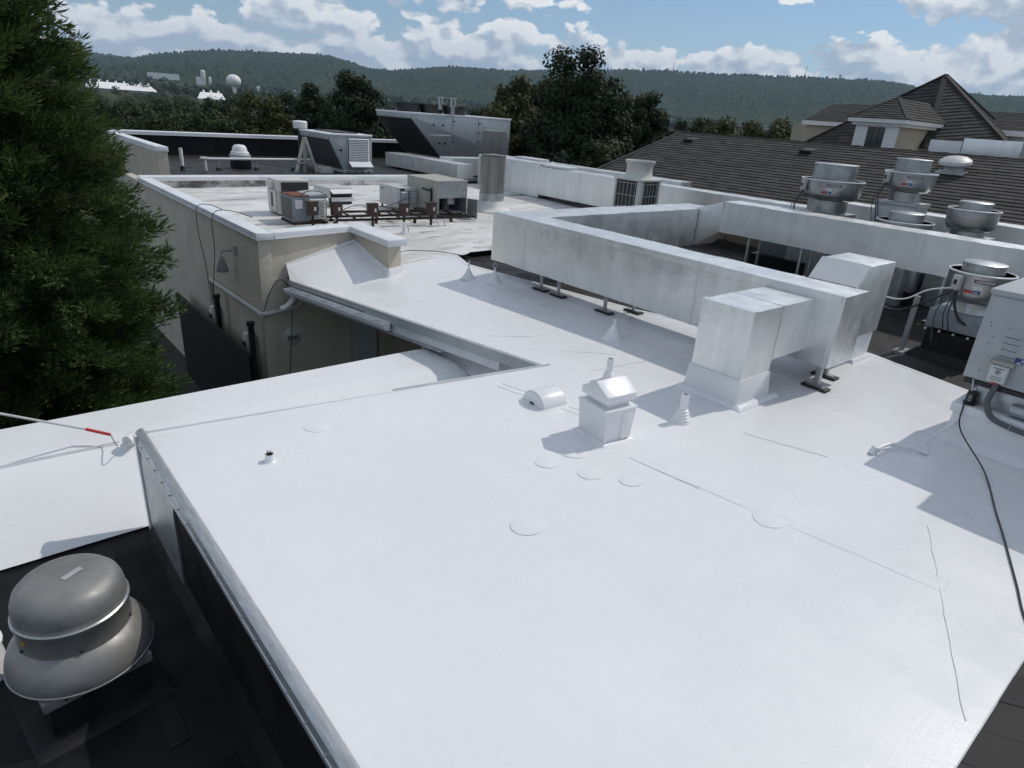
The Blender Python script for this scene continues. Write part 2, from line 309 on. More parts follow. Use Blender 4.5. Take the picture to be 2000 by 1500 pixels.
# ------------------------------------------------------------------ mesh helpers
class MB:
    def __init__(s): s.v = []; s.f = []
    def add(s, v, f):
        o = len(s.v); s.v += [tuple(p) for p in v]; s.f += [tuple(i+o for i in q) for q in f]; return s
    def hexa(s, p): return s.add(p, [(0, 3, 2, 1), (4, 5, 6, 7), (0, 1, 5, 4), (1, 2, 6, 5), (2, 3, 7, 6), (3, 0, 4, 7)])
    def box(s, a, b):
        x0, y0, z0 = a; x1, y1, z1 = b
        return s.hexa([(x0, y0, z0), (x1, y0, z0), (x1, y1, z0), (x0, y1, z0), (x0, y0, z1), (x1, y0, z1), (x1, y1, z1), (x0, y1, z1)])
    def frustum(s, a, b, z0, z1, grow):
        x0, y0 = a; x1, y1 = b; g = grow
        return s.hexa([(x0-g, y0-g, z0), (x1+g, y0-g, z0), (x1+g, y1+g, z0), (x0-g, y1+g, z0), (x0, y0, z1), (x1, y0, z1), (x1, y1, z1), (x0, y1, z1)])
    def prism(s, poly, axis, a, b):
        n = len(poly)
        def P(u, w, t): return (t, u, w) if axis == 'x' else ((u, t, w) if axis == 'y' else (u, w, t))
        v = [P(u, w, a) for u, w in poly] + [P(u, w, b) for u, w in poly]
        f = [tuple(range(n)), tuple(range(2*n-1, n-1, -1))] + [(i, (i+1) % n, (i+1) % n + n, i+n) for i in range(n)]
        return s.add(v, f)
    def lathe(s, prof, c=(0, 0, 0), n=36):
        v = []; f = []
        for r, z in prof:
            for k in range(n):
                t = 2*math.pi*k/n; v.append((c[0]+r*math.cos(t), c[1]+r*math.sin(t), c[2]+z))
        for i in range(len(prof)-1):
            for k in range(n):
                k2 = (k+1) % n; f.append((i*n+k, i*n+k2, (i+1)*n+k2, (i+1)*n+k))
        if prof[0][0] > 1e-4: f.append(tuple(range(n-1, -1, -1)))
        if prof[-1][0] > 1e-4: f.append(tuple((len(prof)-1)*n+k for k in range(n)))
        return s.add(v, f)
    def tube(s, pts, r, n=8):
        pts = [Vector(p) for p in pts]; v = []; f = []; prev = None
        for i, p in enumerate(pts):
            d = (pts[min(i+1, len(pts)-1)] - pts[max(i-1, 0)]).normalized()
            a = Vector((0, 0, 1)) if abs(d.z) < 0.95 else Vector((1, 0, 0))
            if prev is not None and (prev - d*prev.dot(d)).length > 1e-3: u = (prev - d*prev.dot(d)).normalized()
            else: u = d.cross(a).normalized()
            prev = u; w = d.cross(u); rr = r[i] if isinstance(r, (list, tuple)) else r
            for k in range(n):
                t = 2*math.pi*k/n; v.append(tuple(p + (u*math.cos(t) + w*math.sin(t))*rr))
        for i in range(len(pts)-1):
            for k in range(n):
                k2 = (k+1) % n; f.append((i*n+k, i*n+k2, (i+1)*n+k2, (i+1)*n+k))
        f.append(tuple(range(n-1, -1, -1))); f.append(tuple((len(pts)-1)*n+k for k in range(n)))
        return s.add(v, f)
    def bar(s, p, q, w, h):                    # square section bar from p to q
        p = Vector(p); q = Vector(q); d = (q-p).normalized(); a = Vector((0, 0, 1)) if abs(d.z) < 0.95 else Vector((1, 0, 0))
        u = d.cross(a).normalized()*w/2; t = u.cross(d).normalized()*h/2
        return s.hexa([tuple(p-u-t), tuple(p+u-t), tuple(q+u-t), tuple(q-u-t), tuple(p-u+t), tuple(p+u+t), tuple(q+u+t), tuple(q-u+t)])
    def wavy(s, a, b, cell=0.14, amp=0.006, seed=0.0):   # a box whose thin cladding is a little uneven
        idx = {}; base = len(s.v); vs = []; fs = []
        def vert(p):
            k = (round(p[0], 4), round(p[1], 4), round(p[2], 4))
            if k not in idx:
                q = Vector(p); nz = mnoise.noise_vector(q*1.7 + Vector((seed, seed*.7, 1.3)))*amp + mnoise.noise_vector(q*6 + Vector((seed, 3, 1)))*amp*0.45
                idx[k] = len(vs); vs.append(tuple(q+nz))
            return idx[k]
        n = [max(1, round((b[i]-a[i])/cell)) for i in range(3)]
        L = [[a[i]+(b[i]-a[i])*k/n[i] for k in range(n[i]+1)] for i in range(3)]
        for ax in range(3):
            i, j = [q for q in range(3) if q != ax]
            for side in (a[ax], b[ax]):
                for p in range(n[i]):
                    for q in range(n[j]):
                        quad = []
                        for (dp_, dq) in ((0, 0), (1, 0), (1, 1), (0, 1)):
                            c = [0, 0, 0]; c[ax] = side; c[i] = L[i][p+dp_]; c[j] = L[j][q+dq]; quad.append(vert(c))
                        fs.append(tuple(quad))
        s.v += vs; s.f += [tuple(i+base for i in q) for q in fs]; return s
    def build(s, name, mat, parent=None, bevel=0.0, smooth=True, angle=35, segs=2, fix=True):
        me = bpy.data.meshes.new(name); me.from_pydata(s.v, [], s.f)
        if fix or bevel:
            bm = bmesh.new(); bm.from_mesh(me)
            bmesh.ops.recalc_face_normals(bm, faces=bm.faces)
            if bevel:
                ed = [e for e in bm.edges if len(e.link_faces) == 2 and e.calc_face_angle(0) > R(30)]
                bmesh.ops.bevel(bm, geom=ed, offset=bevel, segments=segs, profile=0.6, affect='EDGES', clamp_overlap=True)
            bm.to_mesh(me); bm.free()
        if smooth:
            me.polygons.foreach_set('use_smooth', [True]*len(me.polygons)); me.set_sharp_from_angle(angle=R(angle))
        me.materials.append(M[mat]); o = bpy.data.objects.new(name, me); COL.objects.link(o)
        if parent is not None:
            o.parent = parent
            if parent.name in WORLDC: o.location = -parent.location
        return o
WORLDC = set()
def np_mesh(name, V, F, mat, parent=None, smooth=False):
    V = np.asarray(V, np.float32); F = np.asarray(F, np.int32); k = F.shape[1]
    me = bpy.data.meshes.new(name); me.vertices.add(len(V)); me.vertices.foreach_set('co', V.ravel())
    me.loops.add(F.size); me.loops.foreach_set('vertex_index', F.ravel())
    me.polygons.add(len(F)); me.polygons.foreach_set('loop_start', np.arange(0, F.size, k, dtype=np.int32))
    try: me.polygons.foreach_set('loop_total', np.full(len(F), k, np.int32))
    except Exception: pass
    if smooth: me.polygons.foreach_set('use_smooth', np.ones(len(F), bool))
    me.update(calc_edges=True); me.materials.append(M[mat])
    o = bpy.data.objects.new(name, me); COL.objects.link(o)
    if parent is not None: o.parent = parent
    return o
def tag(o, label, cat, group=None):
    o['label'] = label; o['category'] = cat
    if group: o['group'] = group
    return o
def thing(name, loc, label, cat, group=None, rz=0.0):
    o = bpy.data.objects.new(name, None); COL.objects.link(o); o.location = loc; o.rotation_euler = (0, 0, rz); o.empty_display_size = 0.2
    return tag(o, label, cat, group)
def children(o): return [c for c in COL.objects if c.parent == o]
def copy_tree(o, parent=None):
    c = o.copy(); COL.objects.link(c); c.parent = parent
    for ch in children(o): copy_tree(ch, c)
    return c
def structure(o): o['kind'] = 'structure'; return o
def stuff(o): o['kind'] = 'stuff'; return o
def arc(c, r, a0, a1, n, f):
    return [f(c, r, a0+(a1-a0)*k/n) for k in range(n+1)]
def smooth_path(pts, n=8):            # Catmull-Rom through the points
    P = [Vector(p) for p in pts]; P = [P[0]*2-P[1]] + P + [P[-1]*2-P[-2]]; out = []
    for i in range(1, len(P)-2):
        for k in range(n):
            t = k/n; a, b, c, d = P[i-1:i+3]
            out.append(0.5*((2*b) + (c-a)*t + (2*a-5*b+4*c-d)*t*t + (3*b-a-3*c+d)*t**3))
    out.append(P[-2]); return out

# ================================================================== the setting
rng = np.random.default_rng(7); random.seed(7)
GZ = -5.0
m = MB(); m.add([(-9000, -9000, GZ), (9000, -9000, GZ), (9000, 9000, GZ), (-9000, 9000, GZ)], [(0, 1, 2, 3)])
structure(m.build('ground', 'ground_grass', fix=False, smooth=False))
m = MB(); m.add([(-6, 8, GZ+.03), (5.3, 8, GZ+.03), (5.3, 40, GZ+.03), (-6, 40, GZ+.03)], [(0, 1, 2, 3)])
structure(m.build('yard_paving', 'yard_paving', fix=False, smooth=False))

# ---- valley and wooded hills, heights read off the ridge line
RIDGE = [(-700, 130), (-300, 120), (0, 112), (135, 112), (262, 115), (300, 108), (350, 104), (400, 101), (450, 100), (520, 104), (580, 107), (620, 108), (650, 112), (680, 122),
         (720, 135), (760, 140), (800, 138), (850, 133), (900, 133), (950, 137), (1000, 140), (1220, 138), (1300, 140), (1400, 146), (1500, 150), (1600, 154), (1700, 158),
         (1760, 165), (1790, 172), (1880, 185), (1950, 190), (2000, 191), (2300, 215), (2700, 255)]
def az_tan(px, py):
    d = ray(px, py); return math.atan2(d.x, d.y), d.z/math.hypot(d.x, d.y)
def fbm2(x, y, seed, octs=4):
    out = np.zeros_like(x); a = 1.0; r_ = np.random.default_rng(seed)
    for o in range(octs):
        for k in range(3):
            th, ph = r_.uniform(0, 6.28), r_.uniform(0, 6.28); w = 2**o
            out += a*np.sin((x*np.cos(th)+y*np.sin(th))*w + ph + 1.3*np.sin((y*np.cos(th)-x*np.sin(th))*w*0.7+ph*2))/3
        a *= 0.5
    return out
def valley_z(D): return np.interp(D, [0, 200, 900, 1500, 2100, 9999], [GZ, GZ, -2, 9, 24, 24])
def hill_mesh(name, ridge, Dr, Dfoot, n_az, n_d, seed, tree=3.0):
    a = [az_tan(*p) for p in ridge]; A = np.array([q[0] for q in a]); T = np.array([q[1] for q in a])
    azs = np.linspace(A[0], A[-1], n_az); tz = np.interp(azs, A, T)
    Ds = np.concatenate([np.linspace(Dfoot, Dr, int(n_d*0.8)), np.linspace(Dr, Dr+1500, n_d-int(n_d*0.8)+1)[1:]])
    AZ, DD = np.meshgrid(azs, Ds)
    X = np.sin(AZ)*DD; Y = np.cos(AZ)*DD
    zr = CAMH + tz[None, :]*Dr
    s = np.clip((DD-Dfoot)/(Dr-Dfoot), 0, 1); s2 = s*s*(3-2*s)*0.55 + s*0.45
    spur = fbm2(AZ*9, DD/900, seed, 4)*0.09*np.sin(np.pi*s)
    Z = valley_z(DD) + (zr-valley_z(DD))*np.clip(s2+spur, 0, 1.02)
    back = np.clip((DD-Dr)/1500, 0, 1); Z = Z - back*120
    q = np.random.default_rng(seed); nz = q.normal(size=Z.shape)
    nz = (nz + np.roll(nz, 1, 1) + np.roll(nz, 1, 0) + np.roll(np.roll(nz, 1, 0), 1, 1))/2
    Z += nz*tree*np.clip(s*3, 0.3, 1)
    Z[0] = -30
    V = np.stack([X.ravel(), Y.ravel(), Z.ravel()], 1)
    i = np.arange(len(Ds)-1)[:, None]*n_az + np.arange(n_az-1)[None, :]
    F = np.stack([i, i+1, i+1+n_az, i+n_az], -1).reshape(-1, 4)
    return structure(np_mesh(name, V, F, 'hill_forest', smooth=True))
hill_mesh('hills', RIDGE, 3900, 2000, 1500, 150, 3)
hill_mesh('far_hills', [(-900, 150), (-300, 110), (0, 92), (135, 98), (180, 102), (230, 109), (262, 114), (320, 125), (420, 150)], 5600, 4300, 420, 60, 5)
hill_mesh('foothills', [(-300, 150), (60, 152), (150, 140), (215, 131), (280, 128), (360, 131), (430, 130), (520, 140), (600, 152), (680, 165), (760, 182)], 2600, 1900, 500, 60, 9, 3.0)
m = MB(); n_ = 40
ring = []
for k, D in enumerate((150, 400, 900, 1500, 2100, 2500)):
    for j in range(n_+1):
        A_ = R(-40)+R(160)*j/n_; ring.append((math.sin(A_)*D, math.cos(A_)*D, float(valley_z(D)) + (0.05 if k else -0.3)))
m.add(ring, [(k*(n_+1)+j, k*(n_+1)+j+1, (k+1)*(n_+1)+j+1, (k+1)*(n_+1)+j) for k in range(5) for j in range(n_)])
structure(m.build('valley_floor', 'ground_grass'))

# ---- far wood: rounded tree crowns scattered over the valley, one mass
def crown_blob(n_lat=5, n_lon=8):
    v = [(0, 0, 1)]; f = []
    for i in range(1, n_lat):
        t = math.pi*i/n_lat*0.85
        for j in range(n_lon): p = 2*math.pi*(j+0.5*(i % 2))/n_lon; v.append((math.sin(t)*math.cos(p), math.sin(t)*math.sin(p), math.cos(t)))
    for j in range(n_lon): f.append((0, 1+j, 1+(j+1) % n_lon))
    for i in range(n_lat-2):
        for j in range(n_lon):
            a = 1+i*n_lon+j; b = 1+i*n_lon+(j+1) % n_lon; c = a+n_lon; d = b+n_lon
            f += [(a, c, d), (a, d, b)]
    return np.array(v), np.array(f)
bv, bf = crown_blob()
def leaf_crown(q, n, size, k=1.0):
    """n leaf-clump quads spread over a lumpy unit dome"""
    th = q.uniform(0, 2*np.pi, n); cz = q.uniform(-.35, 1, n); rr = np.sqrt(1-np.clip(cz, -1, 1)**2)
    d = np.stack([rr*np.cos(th), rr*np.sin(th), cz], 1)
    lump = 1 + .16*np.sin(3*th+5*cz+q.uniform(0, 6)) + .12*np.sin(7*th-4*cz+q.uniform(0, 6))
    c = d*(lump*q.uniform(.72, 1.03, n))[:, None]
    nrm = d + q.normal(size=(n, 3))*.55; nrm /= np.linalg.norm(nrm, axis=1)[:, None]
    u = np.cross(nrm, q.normal(size=(n, 3))); u /= np.linalg.norm(u, axis=1)[:, None]; w = np.cross(nrm, u)
    sz = size*q.uniform(.6, 1.3, n)[:, None]
    return np.stack([c-u*sz, c-w*sz*.7, c+u*sz, c+w*sz*.7], 1)
VV = []; variants = [(leaf_crown(rng, 230, .105), leaf_crown(rng, 70, .22)) for _ in range(8)]
for k in range(4000):
    D = 190*(11**rng.random()); A_ = R(-8)+R(105)*rng.random()
    sz = rng.uniform(2.2, 3.3) if D < 750 else rng.uniform(3.2, 5.4); h = rng.uniform(1.0, 1.5)
    v = variants[k % 8][0 if D < 700 else 1]*np.array([sz, sz, sz*h]); a_ = rng.uniform(0, 6.28); ca, sa = math.cos(a_), math.sin(a_)
    v = v @ np.array([[ca, sa, 0], [-sa, ca, 0], [0, 0, 1]])
    VV.append((v + np.array([math.sin(A_)*D, math.cos(A_)*D, float(valley_z(D)) + sz*0.7 - (3.2 if D < 780 else 0.0)])).reshape(-1, 3))
VV = np.concatenate(VV)
o = stuff(np_mesh('far_wood', VV, np.arange(len(VV)).reshape(-1, 4), 'valley_leaves'))
tag(o, 'mass of rounded green treetops filling the valley below the hills', 'wood')
# trees along the crest of the hills
VV = []; FF = []; off = 0
RA = np.array([az_tan(*p) for p in RIDGE])
for k in range(900):
    A_ = rng.uniform(RA[3, 0], RA[-3, 0]); D = 3900 + rng.uniform(-60, 20); sz = rng.choice([3.5, 4.5, 6.5], p=[.55, .33, .12])
    v = bv*np.array([sz, sz, sz*rng.uniform(1, 1.8)])*(1+rng.normal(size=(len(bv), 1))*0.15)
    VV.append(v + np.array([math.sin(A_)*D, math.cos(A_)*D, CAMH+np.interp(A_, RA[:, 0], RA[:, 1])*3900 + sz*0.2])); FF.append(bf+off); off += len(bv)
o = stuff(np_mesh('ridge_trees', np.concatenate(VV), np.concatenate(FF), 'hill_forest'))
tag(o, 'fringe of tiny treetops along the crest of the long hill', 'wood')

# ================================================================== buildings
def zr(x, y):
    w = min(1, max(0, (9.7-x)/3.2)); return -0.05*max(0.0, y-6.9)*w
def sheet(outline, zf, step, name, mat, parent=None, rough=0.0, thick=0.0):
    bm = bmesh.new(); f = bm.faces.new([bm.verts.new((x, y, 0)) for x, y in outline])
    xs = [p[0] for p in outline]; ys = [p[1] for p in outline]
    for ax, lo, hi in ((0, min(xs), max(xs)), (1, min(ys), max(ys))):
        t = lo+step
        while t < hi-1e-3:
            co = [0, 0, 0]; no = [0, 0, 0]; co[ax] = t; no[ax] = 1
            bmesh.ops.bisect_plane(bm, geom=bm.verts[:]+bm.edges[:]+bm.faces[:], plane_co=co, plane_no=no); t += step
    for v in bm.verts:
        z = zf(v.co.x, v.co.y)
        if rough: z += mnoise.noise(Vector((v.co.x*0.9, v.co.y*0.9, 3.1)))*rough + mnoise.noise(Vector((v.co.x*2.9, v.co.y*2.9, 9)))*rough*0.4
        v.co.z = z
    bmesh.ops.recalc_face_normals(bm, faces=bm.faces)
    if sum(f.normal.z for f in bm.faces) < 0: bmesh.ops.reverse_faces(bm, faces=bm.faces)
    me = bpy.data.meshes.new(name); bm.to_mesh(me); bm.free()
    me.polygons.foreach_set('use_smooth', [True]*len(me.polygons)); me.materials.append(M[mat])
    o = bpy.data.objects.new(name, me); COL.objects.link(o)
    if parent:
        o.parent = parent
        if parent.name in WORLDC: o.location = -parent.location
    return o
def wthing(*a, **k):                 # a thing whose parts are modelled where they stand
    t = thing(*a, **k); WORLDC.add(t.name); return t

# ---- the near building under the freshly coated roof
nb = wthing('coated_roof_building', (6, 4, GZ), 'large near building with freshly painted glossy white flat roof', 'building')
EDGE0 = (6.60, 6.85); EDGE1 = (5.84, 14.89)
OUT = [(1.17, -0.6), (11.2, -0.6), (11.99, 2.59), (12.42, 4.27), (12.3, 5.2), (11.2, 6.6), (10.62, 8.3), (10.45, 9.4), (10.1, 11.6), (9.85, 13.2), (10.35, 14.55), (8.35, 14.75), (7.95, 15.5), (5.84, 14.89), (6.60, 6.85), (1.17, 7.65)]
sheet(OUT, zr, 0.35, 'roof_membrane', 'white_coating', nb, 0.006)
m = MB()       # white turn-down along the far edge and the right edge
m.hexa([(1.17, 7.64, -1.5), (6.6, 6.84, -1.5), (6.6, 6.80, -1.5), (1.17, 7.6, -1.5), (1.17, 7.65, -.006), (6.6, 6.85, -.006), (6.6, 6.81, -.006), (1.17, 7.61, -.006)])
m.build('wall', 'white_coating', nb)
m = MB()       # raised bead where the roof turns down at the far edge
m.tube([(1.2+k*0.27, 7.645-k*0.27*0.1473, 0.004+0.003*math.sin(k*2.3)) for k in range(11, 21)], 0.014, 8)
m.build('edge_bead', 'white_coating', nb)
m = MB(); m.bar((4.2, 7.185, .012), (6.75, 6.81, .012), 0.012, 0.03); m.build('edge_seam', 'seam_grey', nb)
rims = [OUT[i] for i in range(1, 11)]
m = MB()
for p, q in zip(rims[:-1], rims[1:]): m.bar((p[0]-.05, p[1], -.05), (q[0]-.05, q[1], -.05), 0.1, 0.108)
m.build('roof_edge', 'white_coating', nb)
# left parapet: black rubber face below a pressed metal edge strip
m = MB(); m.box((1.13, -0.6, -1.31), (1.166, 7.60, -0.03)); wl = m.build('side_wall', 'black_rubber_membrane', nb)
m = MB(); m.prism([(1.105, -1.3), (1.128, -1.3), (1.128, -.12), (1.105, -.30)], 'y', 6.2, 7.56); m.build('worn_cover_strip', 'galvanised', nb)
m = MB(); m.box((1.085, 7.56, -1.3), (1.17, 7.655, -.02)); m.build('corner_post', 'white_coating', nb, bevel=.012)
m = MB(); m.prism([(1.10, -.17), (1.118, -.17), (1.128, -.05), (1.20, -.012), (1.20, .016), (1.165, .020), (1.135, .006), (1.112, -.02)], 'y', -0.6, 7.66); m.build('metal_edge_strip', 'edge_strip', nb)
m = MB(); m.tube([(1.108, -0.6, -.115), (1.108, 7.6, -.115)], 0.010, 6); m.build('edge_fold', 'white_metal', nb)
for k in range(26): MB().lathe([(.0, .0), (.011, .0), (.011, .008), (0, .011)], (1.098, 0.1+k*.29, -.075), 6).build('screw_head', 'galvanised', nb)
# left fascia (drop towards the yard) with the wall below
def edge_at(t, off=0.0, dz=0.0):
    x = EDGE0[0]+(EDGE1[0]-EDGE0[0])*t; y = EDGE0[1]+(EDGE1[1]-EDGE0[1])*t
    return (x+off, y+off*0.095, zr(x, y)+dz)
def strip(name, mat, t0, t1, o0, o1, z0, z1, par=nb, n=10, bevel=0):
    mm = MB()
    for k in range(n):
        a = t0+(t1-t0)*k/n; b = t0+(t1-t0)*(k+1)/n
        mm.hexa([edge_at(a, o0, z0), edge_at(a, o1, z0), edge_at(b, o1, z0), edge_at(b, o0, z0), edge_at(a, o0, z1), edge_at(a, o1, z1), edge_at(b, o1, z1), edge_at(b, o0, z1)])
    bm = bmesh.new(); me = bpy.data.meshes.new('x')
    return mm.build(name, mat, par, smooth=False)
strip('metal_fascia', 'fascia_grey', 0.0, .60, -.03, .05, -.17, .010)
strip('upper_fascia', 'fascia_grey', .603, 1.0, -.02, .05, -.10, .010)
strip('fascia_board', 'white_metal', .12, 1.0, .052, .09, -.36, -.11)
strip('soffit', 'fascia_grey', .30, 1.0, .0, .30, -.40, -.365)
strip('eave_wall', 'white_coating', .0, .42, .30, .42, -1.6, -.17)
m = MB()   # curved white flashing at the foot of that wall
m.prism([(0, 0), (.26, 0), (.10, .06), (.03, .16), (0, .34)], 'y', 0, 2.9)
for i, v in enumerate(m.v): m.v[i] = (edge_at(.02+v[1]*.126)[0]+.30-v[0], edge_at(.02+v[1]*.126)[1], -.72+v[2])
m.build('cant_flashing', 'white_coating', nb)

# ---- lower white lean-to roof and the black roof beside it
lo_pts = [(-4, 7.65), (1.17, 7.65), (6.55, 6.9), (6.42, 9.62), (-4, 9.90)]
def zlow(x, y):
    if y < 8.75: return -1.28 + (y-7.65)*(0.66/1.10)
    return -0.62
sheet([(-4, 7.66), (1.10, 7.66), (6.5, 6.92), (6.45, 9.86), (-4, 9.90)], zlow, 0.25, 'lower_roof_membrane', 'white_coating', nb, 0.008)
m = MB(); m.box((-4, 9.80, -.86), (6.3, 9.90, -.628)); m.build('lower_roof_edge', 'white_coating', nb)
m = MB(); m.box((-4, 9.6, GZ), (6.3, 9.78, -.87)); m.build('lower_wall', 'beige_stucco', nb)
m = MB(); m.bar((-4, 8.955, -.617), (1.08, 8.76, -.617), .016, .012); m.build('roof_seam', 'seam_grey', nb)
sheet([(-4, -0.6), (1.15, -0.6), (1.15, 7.75), (-4, 7.75)], lambda x, y: -1.30, 0.3, 'black_roof_membrane', 'black_rubber_membrane', nb, 0.012)
m = MB()   # cant strip of rubber at the foot of the parapet
m.prism([(1.13, -1.31), (1.13, -1.15), (1.03, -1.285), (0.92, -1.288)], 'y', -.6, 7.5); m.build('rubber_flashing', 'black_rubber_membrane', nb)
for (y0, y1) in ((1.2, 1.36), (3.9, 4.06)): MB().box((-4, y0, -1.302), (1.0, y1, -1.288)).build('rubber_lap', 'fresh_rubber_patch', nb, bevel=.004)
MB().box((.50, 4.4, -1.302), (.66, 7.6, -1.288)).build('rubber_lap', 'fresh_rubber_patch', nb, bevel=.004)

# ---- seams and round patches in the coating
def rib(pts, w=.007, h=.004, name='membrane_seam', mat='seam_grey'):
    mm = MB(); P = [Vector((x, y, zr(x, y)+.0045)) for x, y in pts]
    for p, q in zip(P[:-1], P[1:]): mm.bar(p, q, w, h)
    return mm.build(name, mat, nb, smooth=False)
def wob(p, q, n=16, a=.006):
    return [(p[0]+(q[0]-p[0])*k/n + a*math.sin(k*1.7), p[1]+(q[1]-p[1])*k/n + a*math.cos(k*2.1)) for k in range(n+1)]
rib(wob((7.05, 1.42), (4.62, .34)), .010)
rib(wob((5.62, 4.05), (6.10, 1.0), 30), .006); rib(wob((5.70, 4.05), (6.20, 1.0), 30), .005); rib(wob((5.50, 4.1), (5.62, 3.2), 14), .006)
rib(wob((7.3, 3.7), (7.62, 2.75), 14), .007); rib(wob((5.5, 6.55), (5.85, 5.2), 14), .005); rib(wob((5.62, 6.6), (5.98, 5.2), 14), .005)
rib(wob((7.1, 6.3), (8.6, 6.1), 10), .006); rib(wob((7.4, 7.2), (8.1, 6.6), 10), .006); rib(wob((6.9, 8.6), (7.5, 8.1), 10), .006)
for k, (cx, cy, r, t0, t1) in enumerate([(4.62, 4.55, .13, 2.4, 5.2), (4.85, 4.1, .13, 2.2, 5.0), (5.12, 3.75, .12, 2.5, 5.3), (3.62, 3.75, .15, 2.3, 5.0), (5.75, 2.45, .16, 1.2, 6.0), (5.05, 4.55, .14, 2.0, 4.6), (2.85, 6.7, .13, .6, 2.6)]):
    rib([(cx+r*math.cos(t0+(t1-t0)*j/16)*1.1, cy+r*math.sin(t0+(t1-t0)*j/16)) for j in range(17)], .006, .005, 'round_patch_edge')

for (p, q) in (((5.66, 4.1), (6.16, .95)),):
    mm = MB(); n_ = 20; prof = [(-.16, -.001), (-.07, .002), (.05, .0025), (.06, .001), (.075, -.001)]
    for k in range(n_+1):
        f_ = k/n_; x_ = p[0]+(q[0]-p[0])*f_ + .004*math.sin(k*1.3); y_ = p[1]+(q[1]-p[1])*f_
        for (u_, h_) in prof: mm.v.append((x_+u_, y_, zr(x_, y_)+.004+h_))
    for k in range(n_):
        for u_ in range(4): a_ = k*5+u_; mm.f.append((a_, a_+1, a_+6, a_+5))
    mm.build('membrane_lap', 'white_coating', nb, fix=False)
for k, (cx, cy, r) in enumerate([(4.62, 4.55, .14), (4.85, 4.1, .14), (5.12, 3.75, .13), (3.62, 3.75, .16), (5.75, 2.45, .17), (5.05, 4.55, .15), (2.85, 6.7, .14)]):
    MB().prism([(cx+r*1.08*(1+.06*math.sin(3*t_+k))*math.cos(t_), cy+r*.96*(1+.06*math.sin(2*t_+k))*math.sin(t_)) for t_ in [2*math.pi*j/28 for j in range(28)]], 'z', -.004, .0055).build('round_patch', 'white_coating', nb, bevel=.002)

# ---- beige stucco building in the yard, with its stained roof
sb = wthing('stucco_building', (10, 20, GZ), 'beige stucco building with white metal coping and stained white flat roof', 'building')
WX = 5.28; WY = 15.2
m = MB(); m.box((WX, WY, GZ), (WX+.3, 29.0, .56)); m.build('side_wall', 'beige_stucco', sb, bevel=.015)
m = MB(); m.hexa([(WX+.002, WY-.002, GZ), (9.0, WY+.25, GZ), (9.0, WY+.55, GZ), (WX+.002, WY+.28, GZ), (WX+.002, WY-.002, -.42), (9.0, WY+.25, -.42), (9.0, WY+.55, -.42), (WX+.002, WY+.28, -.42)])
m.build('front_wall', 'beige_stucco', sb)
m = MB(); m.hexa([(WX+.004, WY-.004, -.42), (8.15, WY+.36, -.42), (8.15, WY+.65, -.42), (WX+.004, WY+.28, -.42), (WX+.004, WY-.004, .56), (8.15, WY+.36, .56), (8.15, WY+.65, .56), (WX+.004, WY+.28, .56)])
m.build('parapet_wall', 'beige_stucco', sb)
m = MB(); m.hexa([(7.72, 13.5, -.3), (8.14, 13.65, -.3), (8.15, 15.6, -.3), (7.86, 15.56, -.3), (7.72, 13.5, .56), (8.14, 13.65, .56), (8.15, 15.6, .56), (7.86, 15.56, .56)])
m.build('pier_wall', 'beige_stucco', sb, bevel=.012)
m = MB(); m.hexa([(7.68, 13.44, -.32), (8.19, 13.61, -.32), (8.20, 13.9, -.32), (7.70, 13.8, -.32), (7.705, 13.47, .02), (8.16, 13.635, .02), (8.17, 13.9, .02), (7.72, 13.8, .02)])
m.build('pier_flashing', 'white_coating', sb)
def coping(p, q, w, name='coping', mat='white_metal', z0=.555, z1=.70, par=sb, side=0.0):
    p = Vector((p[0], p[1], 0)); q = Vector((q[0], q[1], 0)); d = (q-p).normalized(); n = Vector((-d.y, d.x, 0))
    a = p+n*(side-w/2); b = p+n*(side+w/2); c = q+n*(side+w/2); e = q+n*(side-w/2)
    mm = MB(); mm.hexa([(*a.xy, z0), (*e.xy, z0), (*c.xy, z0), (*b.xy, z0), (*a.xy, z1-.02), (*e.xy, z1-.02), (*c.xy, z1), (*b.xy, z1)])
    o1 = mm.build(name, mat, par, bevel=.006)
    mm = MB(); mm.hexa([(*(a-n*.012).xy, z0-.015), (*(e-n*.012).xy, z0-.015), (*(c+n*.012).xy, z0-.015), (*(b+n*.012).xy, z0-.015), (*(a-n*.012).xy, z0+.012), (*(e-n*.012).xy, z0+.012), (*(c+n*.012).xy, z0+.012), (*(b+n*.012).xy, z0+.012)])
    mm.build('drip_edge', 'white_trim', o1); return o1
for k in range(4): coping((WX+.15, 15.12+k*2.85), (WX+.15, 15.115+(k+1)*2.85-.004), .40)
coping((WX+.36, WY+.14), (7.72, WY+.47), .40)
coping((7.99, WY+.72), (7.93, 13.43), .50)
def zdirt(x, y):
    b_ = min(1, max(0, (y-14.5)/1.3)); b_ = b_*b_*(3-2*b_) if x < 10.6 else 1.0
    return (.03 + .026*(y-14))*b_ + (zr(x, y)+.004)*(1-b_)
sheet([(5.58, 15.75), (8.1, 15.75), (8.1, 14.4), (10.4, 14.2), (10.7, 14.3), (20.9, 14.3), (20.9, 26.3), (5.58, 26.3)], zdirt, 0.5, 'stained_roof_membrane', 'dirty_white_membrane', sb, 0.02)
m = MB(); m.box((5.6, 26.25, .1), (17.6, 26.6, .62)); m.build('rear_kerb', 'dirty_white_membrane', sb)
for x0_, x1_ in ((5.3, 9.4), (9.41, 13.5), (13.51, 17.6)): coping((x0_, 26.42), (x1_, 26.42), .42, z0=.60, z1=.74)
m = MB()      # coated cricket folded up against the corner of the walls
